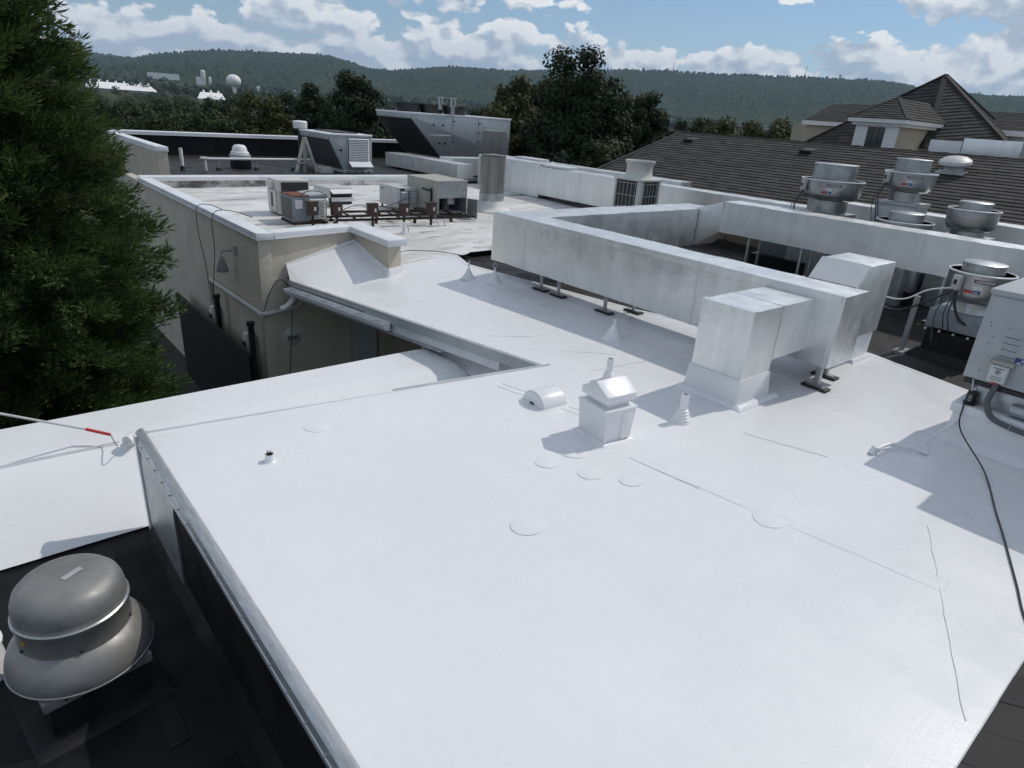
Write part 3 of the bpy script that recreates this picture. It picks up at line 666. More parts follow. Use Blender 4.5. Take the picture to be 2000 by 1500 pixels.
m.add([(5.86, 14.88, -.40), (7.88, 15.42, .27), (7.66, 13.30, -.225), (6.6, 13.5, -.335), (5.98, 14.1, -.375), (5.95, 15.28, -.12)], [(0, 4, 3, 1, 5), (1, 3, 2)])
m.build('roof_cricket', 'white_coating', nb)
m = MB()
m.hexa([(5.93, 15.24, -.40), (7.90, 15.45, .10), (7.90, 15.53, .10), (5.93, 15.31, -.40), (5.93, 15.24, -.08), (7.90, 15.45, .36), (7.90, 15.53, .36), (5.93, 15.31, -.08)])
m.build('wall_flashing', 'white_coating', nb)
m = MB(); m.hexa([(7.66, 13.45, -.2), (7.74, 13.45, -.2), (7.90, 15.5, .1), (7.80, 15.5, .1), (7.70, 13.45, -.02), (7.74, 13.45, -.02), (7.90, 15.5, .36), (7.82, 15.5, .36)])
m.build('pier_side_flashing', 'white_coating', nb)
dr = MB().box((7.62, 15.285, -4.8), (8.36, 15.40, -2.0)).build('door', 'grey_paint', sb)
m = MB(); m.box((7.62, 15.27, -2.0), (8.36, 15.41, -.44)); m.build('grey_wall_panel', 'grey_paint', sb)
m = MB(); m.box((8.40, 15.2, GZ), (11.5, 15.6, -.44)); m.build('recess_wall', 'house_wall', sb)

# ---- far roof of that building behind a black parapet
fb = wthing('parapet_building', (18, 33, GZ), 'far flat roof behind a black rubber parapet with white coping', 'building')
sheet([(6.9, 26.65), (33, 26.65), (33, 38.9), (6.9, 38.9)], lambda x, y: .42, 1.0, 'dark_roof_membrane', 'worn_black_membrane', fb, 0.02)
m = MB(); m.box((6.9, 38.9, .3), (40.5, 39.2, 1.40)); m.build('rear_parapet', 'black_rubber_membrane', fb)
m = MB(); m.box((6.45, 28.9, GZ), (6.72, 39.2, 1.40)); m.build('side_parapet', 'beige_stucco', fb)
m = MB(); m.box((6.722, 28.96, .3), (6.86, 38.9, 1.40)); m.build('parapet_lining', 'black_rubber_membrane', fb)
m = MB(); m.box((6.47, 28.78, GZ), (6.86, 28.93, 1.40)); m.build('parapet_end', 'beige_stucco', fb)
for k in range(3): coping((6.66, 28.74+k*3.48), (6.66, 28.735+(k+1)*3.48), .46, z0=1.39, z1=1.56, par=fb)
for k in range(5): coping((6.9+k*6.7, 39.05), (6.895+(k+1)*6.7, 39.05), .46, z0=1.39, z1=1.56-.05*k*(k > 2), par=fb)
m = MB(); m.box((6.47, 38.5, GZ), (40.5, 39.19, .3)); m.build('rear_wall', 'beige_stucco', fb)

# ---- sunken black roof between the ducts
wb = wthing('inner_black_roof', (14, 6, -.13), 'worn black roof well between the silver ducts', 'roof')
sheet([(8.4, 9.2), (10, 5.6), (11, -1.2), (21.4, -1.2), (21.4, 14.4), (9.6, 14.4)], lambda x, y: -.13, 0.8, 'worn_membrane', 'worn_black_membrane', wb, 0.03)

# ---- shingled roofs
TAB = MB(); TAB.hexa([(0, 0, .000), (1, 0, .000), (1, 1, -.012), (0, 1, -.012), (0, 0, .014), (1, 0, .014), (1, 1, .002), (0, 1, .002)])
def shingle_plane(poly, O, U, V, parent, course, tab, tmesh, nparts, seed, near=None, lift=.004, nz=1.8, gap=.94):
    """lay tabs on a plane: poly in (u, v), U along the courses, V up the slope"""
    O = Vector(O); U = Vector(U).normalized(); V = Vector(V).normalized(); N = U.cross(V)
    if N.z < 0: N = -N
    q = random.Random(seed); vmin = min(p[1] for p in poly); vmax = max(p[1] for p in poly); tabs = []
    v = vmin; row = 0
    while v < vmax-0.02:
        vm = min(v+course*0.5, vmax-.01); xs = []
        for i in range(len(poly)):
            (ua, va), (ub, vb) = poly[i], poly[(i+1) % len(poly)]
            if (va-vm)*(vb-vm) < 0: xs.append(ua+(ub-ua)*(vm-va)/(vb-va))
        xs.sort()
        for a, b in zip(xs[0::2], xs[1::2]):
            u = a - tab*q.random(); 
            while u < b:
                w = tab*q.uniform(.75, 1.25); s0 = max(u, a); s1 = min(u+w, b)
                if s1-s0 > .03: tabs.append((s0, s1, v, min(course*gap, vmax-v), q.uniform(0, .006)))
                u += w
        v += course; row += 1
    tabs_xyz = []
    for (s0, s1, v, h, dz) in tabs:
        p = O+U*s0+V*v+N*(lift+dz); tabs_xyz.append((p, s1-s0-.006, h))
    order = list(range(len(tabs)))
    if near is not None: order.sort(key=lambda i: (tabs_xyz[i][0]-near).length)
    big = MB()
    for rank, i in enumerate(order):
        p, w, h = tabs_xyz[i]
        mat = Matrix(((U.x*w, V.x*h, N.x*nz, p.x), (U.y*w, V.y*h, N.y*nz, p.y), (U.z*w, V.z*h, N.z*nz, p.z), (0, 0, 0, 1)))
        if rank < nparts:
            o = bpy.data.objects.new('shingle', tmesh); COL.objects.link(o); o.parent = parent; o.matrix_local = mat
        else:
            big.add([tuple(mat @ Vector(c)) for c in TAB.v], TAB.f)
    if big.v:
        stuff(big.build('shingles', 'asphalt_shingle', parent, smooth=False, fix=False))
t_o = TAB.build('shingle', 'asphalt_shingle', smooth=False); TABM = t_o.data; bpy.data.objects.remove(t_o)

lr = thing('long_shingled_roof', (0, 0, 0), 'long low roof of dark grey asphalt shingles behind the ducts', 'roof')
LE0 = Vector((21.35, 0.5, 1.15)); LEV = Vector((27.0, 0.5, 3.35)) - LE0; sl = LEV.length
m = MB(); dk = -.03
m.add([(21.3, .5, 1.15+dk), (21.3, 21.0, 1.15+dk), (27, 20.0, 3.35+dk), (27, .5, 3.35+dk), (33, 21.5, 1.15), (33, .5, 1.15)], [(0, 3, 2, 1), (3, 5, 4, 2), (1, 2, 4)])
deck = m.build('roof_deck', 'black_rubber', lr, smooth=False)  # black deck shows in the course gaps, standing in for shadow under the tabs
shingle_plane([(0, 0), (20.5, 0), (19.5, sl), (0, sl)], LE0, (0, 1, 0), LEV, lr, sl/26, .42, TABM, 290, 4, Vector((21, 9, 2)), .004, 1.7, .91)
m = MB()
for k in range(64): m.hexa([(26.86, .5+k*.305, 3.325+.012*(k % 2)), (27.14, .5+k*.305, 3.325+.012*(k % 2)), (27.14, .5+(k+1)*.31, 3.325), (26.86, .5+(k+1)*.31, 3.325), (26.9, .5+k*.305, 3.37+.012*(k % 2)), (27.1, .5+k*.305, 3.37+.012*(k % 2)), (27.1, .5+(k+1)*.31, 3.365), (26.9, .5+(k+1)*.31, 3.365)])
stuff(m.build('ridge_caps', 'asphalt_shingle', lr, smooth=False))
m = MB(); m.bar((21.3, 21.02, 1.17), (27.0, 20.02, 3.37), .16, .05); m.build('rake_cap', 'asphalt_shingle', lr)
m = MB(); m.box((21.5, .6, GZ), (32.8, 20.8, 1.1)); m.build('wall', 'house_wall', lr)
# low box vents on that roof
def on_long_roof(px, py):
    d = ray(px, py); n = Vector((-LEV.z, 0, LEV.x)); k = (LE0-Vector((0, 0, CAMH))).dot(n)/d.dot(n); return Vector((0, 0, CAMH))+d*k
SL = math.atan2(LEV.z, LEV.x)
for k, (px, py, lb) in enumerate([(1350, 275, 'small dark box vent nearest the left end of the long shingled roof'), (1578, 297, 'small dark box vent on the long shingled roof below the window')]):
    p = on_long_roof(px, py); t = thing('roof_box_vent', p, lb, 'roof vent', 'dark box vents on the shingled roof'); t.rotation_euler = (0, -SL, 0)
    MB().hexa([(-.25, -.25, -.01), (.3, -.25, -.01), (.3, .25, -.01), (-.25, .25, -.01), (-.25, -.22, .17), (.3, -.22, .03), (.3, .22, .03), (-.25, .22, .17)]).build('hood', 'black_rubber', t, bevel=.01)
    MB().box((-.256, -.19, .02), (-.25, .19, .13)).build('opening', 'black_plastic', t)
p = on_long_roof(1862, 334)
t = thing('round_roof_vent', p, 'light grey round mushroom vent on the dark shingled roof', 'roof vent'); t.rotation_euler = (0, -SL*.55, 0)
MB().box((-.42, -.42, -.02), (.42, .42, .02)).build('base_flange', 'light_grey_paint', t)
MB().lathe([(.30, 0), (.27, .16), (.27, .26)], n=28).build('neck', 'light_grey_paint', t)
MB().lathe([(.30, .24), (.47, .22), (.49, .26), (.46, .34), (.34, .42), (.16, .46), (0, .47)], n=32).build('cap', 'light_grey_paint', t)

# ---- house with the pointed turret roof
th = thing('turret_house', (0, 0, 0), 'beige house with pointed shingled turret roof and a white trimmed dormer', 'house')
AP = far_point(1847, 147, 36)
B2 = far_point(1806, 290, 32.5); B3 = far_point(1966, 280, 33.5); B1 = far_point(1545, 292, 39); B4 = far_point(2010, 300, 41); B5 = far_point(1840, 290, 44)
m = MB(); m.add([tuple(AP), tuple(B1), tuple(B2), tuple(B3), tuple(B4), tuple(B5)], [(0, 1, 2), (0, 2, 3), (0, 3, 4), (0, 4, 5), (0, 5, 1), (1, 5, 4, 3, 2)])
deck = m.build('turret_roof', 'black_rubber', th, smooth=False)  # black base gives dark course lines in place of tab shadows
for k, (p, q) in enumerate(((B1, B2), (B2, B3), (B3, B4))):
    U = (q-p).normalized(); N = U.cross(AP-p).normalized(); V = N.cross(U)
    if V.z < 0: V = -V
    ap = ((AP-p).dot(U), (AP-p).dot(V))
    shingle_plane([(0, 0), ((q-p).length, 0), ap], p, U, V, th, .20, .36, TABM, [60, 110, 30][k], 11+k, B2, .006)
for q in (B1, B2, B3, B4):
    MB().bar(AP+Vector((0, 0, .02)), q+Vector((0, 0, .04)), .20, .05).build('hip_cap', 'asphalt_shingle', th)
MB().lathe([(.13, -.08), (.05, .05), (0, .07)], AP, 8).build('peak_cap', 'asphalt_shingle', th)
m = MB(); m.box((29.5, 4, GZ), (38, 19, 2.9)); m.build('wall', 'house_wall', th)
# dormer
DL = far_point(1662, 292, 31.0); DL.z = 3.15
fx = Vector((0, -1, 0)); bk = Vector((1, 0, 0)); dd_ = ray(1744, 292); W = DL.y - dd_.y*DL.x/dd_.x
def dq(a, b, z): return tuple(DL + fx*a + bk*b + Vector((0, 0, z-3.15)))
def dbox(a0, a1, b0, b1, z0, z1): return MB().hexa([dq(a0, b0, z0), dq(a1, b0, z0), dq(a1, b1, z0), dq(a0, b1, z0), dq(a0, b0, z1), dq(a1, b0, z1), dq(a1, b1, z1), dq(a0, b1, z1)])
if bk.dot(Vector((1, 1, 0))) < 0: bk = -bk
ZT = far_point(1700, 246, 31.0).z + .08
dbox(0, W, .02, 4.5, 2.6, ZT).build('dormer_wall', 'house_wall', th)
w0, w1 = W*.29, W*.71
for a, b in ((-.02, w0), (w1, W+.02)): dbox(a, b, -.02, .018, 2.7, ZT-.06).build('dormer_trim', 'white_trim', th)
wd = dbox(w0, w1, -.005, .019, 2.7, ZT-.08).build('window', 'window_glass', th)
for i in range(1, 3): dbox(w0+(w1-w0)*i/3-.012, w0+(w1-w0)*i/3+.012, -.018, -.006, 2.7, ZT-.08).build('muntin', 'black_plastic', wd)
for i in range(4): dbox(w0, w1, -.017, -.0065, 3.05+i*.27, 3.07+i*.27).build('muntin', 'black_plastic', wd)
dbox(w0-.01, w1+.01, -.03, .01, ZT-.10, ZT-.05).build('window_head', 'white_trim', th)
dbox(-.30, W+.32, -.25, 4.5, ZT+.05, ZT+.20).build('dormer_fascia', 'white_trim', th)
dbox(-.16, W+.18, -.12, 4.5, ZT-.06, ZT+.05).build('dormer_frieze', 'white_trim', th)
pk = dq(W*.5, 1.25, ZT+1.02); pk2 = dq(W*.5, 4.6, ZT+1.02)
c00 = dq(-.33, -.28, ZT+.20); c10 = dq(W+.35, -.28, ZT+.20); c11 = dq(W+.35, 4.6, ZT+.20); c01 = dq(-.33, 4.6, ZT+.20)
MB().add([c00, c10, c11, c01, pk, pk2], [(0, 1, 4), (1, 2, 5, 4), (2, 3, 5), (3, 0, 4, 5), (0, 3, 2, 1)]).build('dormer_roof', 'black_rubber', th, smooth=False)  # black under the tabs imitates the shadow line of each course
for (p, q, apx) in ((c00, c10, [pk]), (c10, c11, [pk2, pk])):
    p = Vector(p); q = Vector(q); U = (q-p).normalized(); N = U.cross(Vector(apx[0])-p).normalized(); V = N.cross(U)
    if V.z < 0: V = -V
    shingle_plane([(0, 0), ((q-p).length, 0)] + [((Vector(a)-p).dot(U), (Vector(a)-p).dot(V)) for a in apx], p, U, V, th, .17, .33, TABM, 45, 21, None, .006)
for q in (c00, c10): MB().bar(Vector(pk)+Vector((0, 0, .02)), Vector(q)+Vector((0, 0, .02)), .13, .04).build('dormer_hip_cap', 'asphalt_shingle', th)
# wing roofs left and right of the turret
def wing(e0, e1, r0_, r1_, nm, seed):
    e0, e1, r0_, r1_ = map(Vector, (e0, e1, r0_, r1_)); MB().add([tuple(v) for v in (e0, e1, r1_, r0_)], [(0, 1, 2, 3)]).build(nm, 'black_rubber', th, smooth=False)  # black sheet darkens the course gaps like shadow below the tabs
    U = (e1-e0).normalized(); N = U.cross(r0_-e0).normalized(); V = N.cross(U)
    shingle_plane([((a-e0).dot(U), (a-e0).dot(V)) for a in (e0, e1, r1_, r0_)], e0, U, V, th, .22, .45, TABM, 25, seed, None, .006)
def lvl(px, py, D): return far_point(px, py, D)
a = lvl(1572, 234, 40); b = lvl(1700, 241, 39); b.z = a.z
c = lvl(1628, 203, 43); d = lvl(1760, 207, 42.5); d.z = c.z
wing(a, b, c, d, 'wing_roof', 31)
off_ = (b-a).normalized()
MB().hexa([tuple(a+Vector((0, 0, -.22))), tuple(b+Vector((0, 0, -.22))), tuple(b+Vector((.3, .3, -.22))), tuple(a+Vector((.3, .3, -.22))), tuple(a+Vector((0, 0, -.02))), tuple(b+Vector((0, 0, -.02))), tuple(b+Vector((.3, .3, -.02))), tuple(a+Vector((.3, .3, -.02)))]).build('wing_fascia', 'white_trim', th)
MB().hexa([tuple(a+off_*.3+Vector((.15, .15, -4))), tuple(b+Vector((.15, .15, -4))), tuple(b+Vector((2, 2, -4))), tuple(a+off_*.3+Vector((2, 2, -4))), tuple(a+off_*.3+Vector((.15, .15, -.2))), tuple(b+Vector((.15, .15, -.2))), tuple(b+Vector((2, 2, -.2))), tuple(a+off_*.3+Vector((2, 2, -.2)))]).build('wing_wall', 'house_wall', th)
a = lvl(1946, 254, 37); b = lvl(2120, 264, 37); b.z = a.z; c = lvl(1925, 217, 40); d = lvl(2110, 226, 40); d.z = c.z
wing(a, b, c, d, 'side_wing_roof', 32)
MB().bar(a+Vector((0, 0, -.1)), b+Vector((0, 0, -.1)), .1, .22).build('side_wing_fascia', 'white_trim', th)
MB().hexa([tuple(a+Vector((.2, .1, -4))), tuple(b+Vector((.2, .1, -4))), tuple(b+Vector((3, 2, -4))), tuple(a+Vector((3, 2, -4))), tuple(a+Vector((.2, .1, -.15))), tuple(b+Vector((.2, .1, -.15))), tuple(b+Vector((3, 2, -.15))), tuple(a+Vector((3, 2, -.15)))]).build('side_wing_wall', 'fascia_grey', th)
# pale duct boxes in front of the right wing
q = far_point(1905, 290, 28.8)
t = wthing('pale_roof_box', (q.x, q.y, 3.3), 'pale silver boxed duct lying at the foot of the turret roof', 'duct')
p0 = far_point(1884, 271, 29.0); p1 = far_point(1957, 274, 29.0)
uu = (p1-p0).normalized(); uu.z = 0; nn = Vector((-uu.y, uu.x, 0))*(1 if uu.x*0-uu.y*1 < 5 else 1)
if nn.dot(Vector((1, 0, 0))) < 0: nn = -nn
def qb(o, wv, dv, z0, z1): return MB().hexa([(*(o).xy, z0), (*(o+wv).xy, z0), (*(o+wv+dv).xy, z0), (*(o+dv).xy, z0), (*(o).xy, z1), (*(o+wv).xy, z1), (*(o+wv+dv).xy, z1), (*(o+dv).xy, z1)])
qb(p0, uu*1.7, nn*.7, 3.2, p0.z+.02).build('large_box', 'duct_foil', t, bevel=.01)
qb(p0-uu*1.0, uu*.98, nn*.6, 3.2, p0.z-.10).build('small_box', 'white_metal', t, bevel=.01)

# ---- shingled slope in the near right corner
nr = thing('near_shingled_slope', (5, .2, 0), 'edge of dark shingled roof cutting into the bottom right corner', 'roof')
so_, su, sv = (9.5, .235, .012), (-1, 0, 0), (0, -1, .5)
m = MB(); L = 2.2
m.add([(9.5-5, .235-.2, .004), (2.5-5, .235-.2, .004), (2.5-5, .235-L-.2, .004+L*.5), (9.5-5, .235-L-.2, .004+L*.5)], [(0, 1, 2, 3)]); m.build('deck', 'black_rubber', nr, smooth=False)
shingle_plane([(0, 0), (7.0, 0), (7.0, L*1.1), (0, L*1.1)], (9.5-5, .235-.2, .016), su, sv, nr, .30, .34, TABM, 290, 51, Vector((0, 0, 0)), .006, 1.0, 1.12)
MB().tube([(9.5-5, .24-.2, .010), (2.5-5, .24-.2, .010)], .016, 6).build('edge_bead', 'white_coating', nr)

# ================================================================== ducts
def band(mm, ax, t, a, b, w=.035, pr=.008):          # tape band round a duct at position t along axis ax
    lo = [a[0]-pr, a[1]-pr, a[2]-pr]; hi = [b[0]+pr, b[1]+pr, b[2]+pr]; lo[ax] = t-w/2; hi[ax] = t+w/2
    mm.box(lo, hi); return mm
def post(par, x, y, z0, z1, name='leg', w=.055):
    lg = MB().box((x-w/2, y-w/2, z0+.03), (x+w/2, y+w/2, z1)).build(name, 'galvanised', par, bevel=.004)
    MB().box((x-.09, y-.20, z0), (x+.09, y+.20, z0+.035)).build('foot_pad', 'black_rubber', lg, bevel=.008)
    MB().box((x-.05, y-.15, z0+.036), (x+.05, y+.15, z0+.05)).build('foot_plate', 'galvanised', lg)
    return lg
d1 = wthing('near_duct', (10.05, 8, 0), 'long foil clad duct on short legs standing across the white roof', 'duct')
A1, Bx1 = (9.65, 3.85, .38), (10.45, 12.05, 1.48)
MB().wavy(A1, Bx1, .13, .012, 1.0).build('body', 'duct_foil', d1, smooth=True, angle=50)
for t in (4.9, 6.35, 8.0, 9.5, 10.9): band(MB(), 1, t, A1, Bx1, .03, .009).build('tape_band', 'duct_foil', d1, bevel=.004)
m = MB(); m.prism([(9.64, 1.37), (9.655, 1.37), (9.655, 1.487), (9.72, 1.494), (9.72, 1.50), (9.635, 1.495)], 'y', 3.9, 11.95); m.build('edge_tape', 'duct_foil', d1)
for (x, y) in ((9.80, 8.47), (9.80, 9.84), (9.80, 10.40), (10.40, 8.21)): post(d1, x, y, zr(x, y)+.002, .40)
for (x, y) in ((9.75, 3.98), (10.40, 4.15)): post(d1, x, y, .002, .40, w=.08)
# branch to the near curb
sA, sB = (7.95, 4.26, .585), (9.66, 5.08, 1.37)
br = MB().wavy((7.95, 4.26, .39), (8.70, 5.08, 1.37), .12, .008, 4.0).wavy((8.69, 4.262, .57), (9.66, 5.078, 1.368), .12, .006, 5.0).build('branch', 'duct_foil', d1, angle=50)
band(MB(), 0, 8.72, (7.95, 4.26, .57), (9, 5.08, 1.37), .03).build('tape_band', 'duct_foil', d1)
MB().prism([(7.935, 1.30), (7.955, 1.30), (7.955, 1.375), (8.03, 1.380), (8.03, 1.387), (7.935, 1.383)], 'y', 4.25, 5.09).build('edge_tape', 'duct_foil', d1)
MB().frustum((7.93, 4.24), (8.72, 5.10), .001, .40, .03).build('curb', 'white_coating', d1, bevel=.01)
MB().frustum((7.88, 4.16), (8.86, 5.18), .001, .05, .06).build('curb_flange', 'white_coating', d1, bevel=.012)
# riser on the far side
MB().prism([(10.44, .50), (12.18, .50), (12.18, 1.72), (11.18, 1.72), (10.86, 1.40), (10.44, 1.40)], 'y', 4.20, 5.02).build('riser', 'duct_foil', d1, bevel=.008)
MB().prism([(10.86, 1.405), (11.18, 1.725), (11.18, 1.737), (10.85, 1.412)], 'y', 4.205, 5.015).build('white_slant_panel', 'white_trim', d1)
MB().box((11.5, 4.24, -.1), (12.15, 4.98, .50)).build('riser_curb', 'white_coating', d1, bevel=.01)
MB().frustum((11.5, 4.2), (12.2, 5.02), -.1, .06, .10).build('riser_flange', 'white_coating', d1, bevel=.012)

d2 = wthing('cross_duct', (13.4, 11.5, -.1), 'foil clad duct crossing behind the near duct towards the shingled roof', 'duct')
MB().wavy((10.46, 11.05, .46), (16.25, 12.05, 1.475), .14, .010, 7.0).build('body', 'duct_foil', d2, angle=50)
for t in (12.3, 14.2, 15.5): band(MB(), 0, t, (10, 11.05, .46), (16, 12.05, 1.475), .03, .009).build('tape_band', 'duct_foil', d2)
for x in (11.6, 13.6, 15.6): post(d2, x, 11.2, -.12, .47); post(d2, x, 11.9, -.12, .47)

d3 = wthing('long_rear_duct', (16.7, 6.5, -.1), 'long foil clad duct raised on posts in front of the rooftop fans', 'duct')
MB().wavy((16.3, 1.0, .96), (17.1, 10.3, 1.78), .14, .010, 9.0).build('body', 'duct_foil', d3, angle=50)
MB().prism([(10.30, .96), (11.0, .47), (12.05, .47), (12.05, 1.47), (11.2, 1.48), (10.30, 1.775)], 'x', 16.28, 17.1).build('offset_elbow', 'duct_foil', d3, bevel=.008)
for t in (3.2, 5.2, 7.45, 9.2): band(MB(), 1, t, (16.3, 1, .96), (17.1, 10, 1.78), .03, .009).build('tape_band', 'duct_foil', d3)
for y in (4.6, 6.2, 7.9, 9.4): post(d3, 16.4, y, -.12, .97); post(d3, 17.0, y, -.12, .97)

d6 = wthing('roofside_duct', (20.4, 13, 0), 'pale foil clad duct running along the foot of the shingled roof', 'duct')
MB().wavy((20.0, 21.95, .28), (20.8, 26.2, 1.69), .2, .010, 11.0).build('tall_section', 'duct_foil', d6, angle=50)
MB().wavy((20.0, 9.3, .40), (20.8, 21.94, 1.57), .2, .010, 12.0).build('middle_section', 'duct_foil', d6, angle=50)
MB().wavy((19.9, .5, .50), (20.8, 9.29, 1.86), .2, .010, 13.0).build('near_section', 'duct_foil', d6, angle=50)
MB().box((20.1, 20.4, 1.575), (20.75, 21.9, 1.69)).build('sloped_joint', 'white_metal', d6, bevel=.03)
for t in (11.5, 14.0, 16.5, 19.5): band(MB(), 1, t, (20, 9, .4), (20.8, 22, 1.57), .03).build('tape_band', 'duct_foil', d6)
MB().box((19.93, 26.2, .2), (20.85, 26.26, 1.72)).build('end_plate', 'white_metal', d6)
for y in (18.2, 12.6): post(d6, 20.1, y, .1, .41)
MB().box((20.05, 22.6, .1), (20.75, 23.4, .30)).build('curb', 'galvanised', d6)

d7 = wthing('back_duct', (21.5, 21, 0), 'second pale duct behind the roofside duct near the big tree', 'duct')
MB().wavy((21.25, 15.4, .5), (21.9, 27.5, 1.66), .25, .010, 15.0).build('body', 'duct_foil', d7, angle=50)
MB().box((21.3, 23.4, 1.66), (21.88, 25.2, 1.74)).build('hatch', 'white_metal', d7, bevel=.01)

d5 = wthing('air_handler_duct', (19.6, 30, .4), 'pale foil clad duct leading to the big silver air handler', 'duct')
MB().wavy((19.05, 26.75, .52), (20.0, 33.6, 1.19), .22, .008, 17.0).build('body', 'duct_foil', d5, angle=50)
MB().wavy((20.01, 28.6, .48), (25.2, 29.7, 1.32), .22, .008, 18.0).build('cross_section', 'duct_foil', d5, angle=50)
for y in (27.2, 31): post(d5, 19.2, y, .40, .53)

# ---- galvanised boxes under the rear ducts
t = wthing('galvanised_cabinet', (18.2, 6.2, -.12), 'dull galvanised box low under the long rear duct', 'cabinet')
MB().box((17.7, 5.6, .2), (18.7, 7.1, .85)).build('body', 'galvanised', t, bevel=.01)
MB().box((17.64, 5.5, -.12), (18.76, 7.2, .198)).build('curb', 'black_rubber_membrane', t)
t = wthing('dark_cabinet', (18.2, 9.2, -.12), 'dark squat box on a black curb behind the offset elbow', 'cabinet')
MB().box((17.8, 8.6, .35), (18.9, 9.8, .95)).build('body', 'blue_grey_paint', t, bevel=.01)
MB().box((17.6, 8.4, -.12), (19.1, 10.0, .348)).build('curb', 'black_rubber_membrane', t)

# ================================================================== rooftop fans
def label_set(par, r, z, ang, s=1.0):
    """small curved stickers on a drum of radius r"""
    def patch(nm, a0, a1, z0, z1, mat, rr):
        n = 6; v = []; f = []
        for k in range(n+1):
            a = ang+(a0+(a1-a0)*k/n)/rr*1.0
            for zz in (z0, z1): v.append((rr*math.cos(a), rr*math.sin(a), zz))
        f = [(2*k, 2*k+2, 2*k+3, 2*k+1) for k in range(n)]
        return MB().add(v, f).build(nm, mat, par, fix=False)
    return patch
def upblast_fan(name, x, y, z0, rim, neck_r, neck_h, bowl_h, cap_r, cap_h, label, curb=None, group='upblast fans behind the long duct', shallow=False, box_ang=None, ang=-2.80):
    t = thing(name, (x, y, z0), label, 'roof fan', group)
    MB().lathe([(neck_r*1.04, 0), (neck_r, .02), (neck_r, neck_h)], n=40).build('neck', 'spun_aluminium', t)
    z1 = neck_h; h = bowl_h
    MB().lathe([(neck_r+.004, z1-.012), (rim*.80, z1+.02*h), (rim*.90, z1+.14*h), (rim*.955, z1+.34*h), (rim*.985, z1+.70*h), (rim, z1+h), (rim-.012, z1+h), (rim*.965, z1+.7*h), (rim*.92, z1+.4*h), (.2*rim, z1+.38*h)], n=48).build('bowl', 'spun_aluminium', t, angle=60)
    prof = [(rim+.018*math.cos(a), z1+h+.018*math.sin(a)) for a in [2*math.pi*k/8 for k in range(9)]]
    MB().lathe(prof, n=48).build('rim_lip', 'white_metal', t)
    cp = MB().lathe([(cap_r, z1+.36*h), (cap_r, z1+h+cap_h-.015), (cap_r+.012, z1+h+cap_h-.012), (cap_r+.012, z1+h+cap_h), (cap_r*.97, z1+h+cap_h+.012), (0, z1+h+cap_h+.03)], n=40).build('motor_cap', 'galvanised', t, angle=40)
    for k in range(4):
        a = k*math.pi/2+.9; MB().box((-.012, -.012, 0), (.012, .012, .05)).build('clip', 'galvanised', cp).location = (math.cos(a)*(cap_r+.01), math.sin(a)*(cap_r+.01), z1+h+cap_h-.06)
    if not shallow:
        pt = label_set(t, rim, z1, ang)
        pt('maker_label', -.05, .30, z1+.74*h, z1+.86*h, 'label_purple', rim*.998)
        pt('maker_label_panel', -.02, .27, z1+.765*h, z1+.835*h, 'label_grey', rim*1.001)
        pt('data_sticker', -.04, .10, z1+.5*h, z1+.66*h, 'paper_label', rim*.990)
        pt('warning_sticker', -.16, -.03, z1+.38*h, z1+.48*h, 'label_red', rim*.978)
        pt('emblem_sticker', -.02, .09, z1+.37*h, z1+.49*h, 'label_blue', rim*.978)
        pt('emblem_stripe', .0, .05, z1+.40*h, z1+.44*h, 'paper_label', rim*.983)
    if box_ang is not None:
        ca, sa = math.cos(box_ang), math.sin(box_ang); rr = rim*1.0
        bx = MB().box((rr, -.07, z1+.42*h), (rr+.10, .07, z1+.42*h+.26)).build('disconnect_box', 'light_grey_paint', t, bevel=.008); bx.rotation_euler = (0, 0, box_ang)
        MB().box((rr+.10, -.02, z1+.42*h+.10), (rr+.125, .02, z1+.42*h+.18)).build('switch_handle', 'black_plastic', bx)
        for q, (off, mt) in enumerate(((-.03, 'conduit_grey'), (.03, 'black_plastic'), (.07, 'black_plastic'))):
            pts = smooth_path([(rr+.05, off, z1+.42*h), (rr+.14+off, off*2, z1+.1*h), (rr+.22+q*.05, off*3, z1-.35*h), (rr+.16+q*.06, off*4, -.25), (rr+.1, off*3, -.6)], 6)
            w = MB().tube(pts, .011, 6).build('wire', mt, t); w.rotation_euler = (0, 0, box_ang)
    if curb:
        w, zb, mat = curb
        MB().frustum((-w/2, -w/2), (w/2, w/2), zb, -.08, .02).build('curb', mat, t, bevel=.006)
        MB().box((-w/2-.03, -w/2-.03, -.08), (w/2+.03, w/2+.03, 0)).build('base_plate', 'galvanised', t, bevel=.006)
    return t
BOXA = R(150)
upblast_fan('upblast_fan', 18.35, 8.45, 1.70, .78, .50, .34, .50, .54, .40, 'largest upblast fan with tall cap, leftmost behind the long rear duct', (1.1, -1.8, 'galvanised'), box_ang=BOXA)
upblast_fan('upblast_fan', 19.0, 6.82, 2.18, .60, .38, .26, .46, .40, .32, 'upblast fan set highest on a galvanised curb, second from the left', (.95, -2.25, 'galvanised'), box_ang=BOXA)
upblast_fan('upblast_fan', 17.75, 6.20, 1.28, .62, .36, .22, .34, .38, .20, 'upblast fan showing only its rim and cap over the rear duct', (.9, -1.4, 'galvanised'), shallow=True)
upblast_fan('upblast_fan', 18.5, 5.05, 1.64, .54, .36, .14, .47, .34, .17, 'plain upblast fan without stickers, farthest right behind the rear duct', (.9, -1.75, 'galvanised'), shallow=True)
f5 = upblast_fan('upblast_fan', 14.15, 3.42, .80, .52, .33, .20, .53, .34, .16, 'upblast fan with stickers in front of the long duct beside the grey cabinet', None, None, box_ang=R(160), ang=-2.95)
MB().box((-.50, -.50, -.34), (.50, .50, 0)).build('base_plate', 'blue_grey_paint', f5, bevel=.008)
MB().box((-.46, -.46, -.93), (.46, .46, -.40)).build('curb', 'black_rubber_membrane', f5)
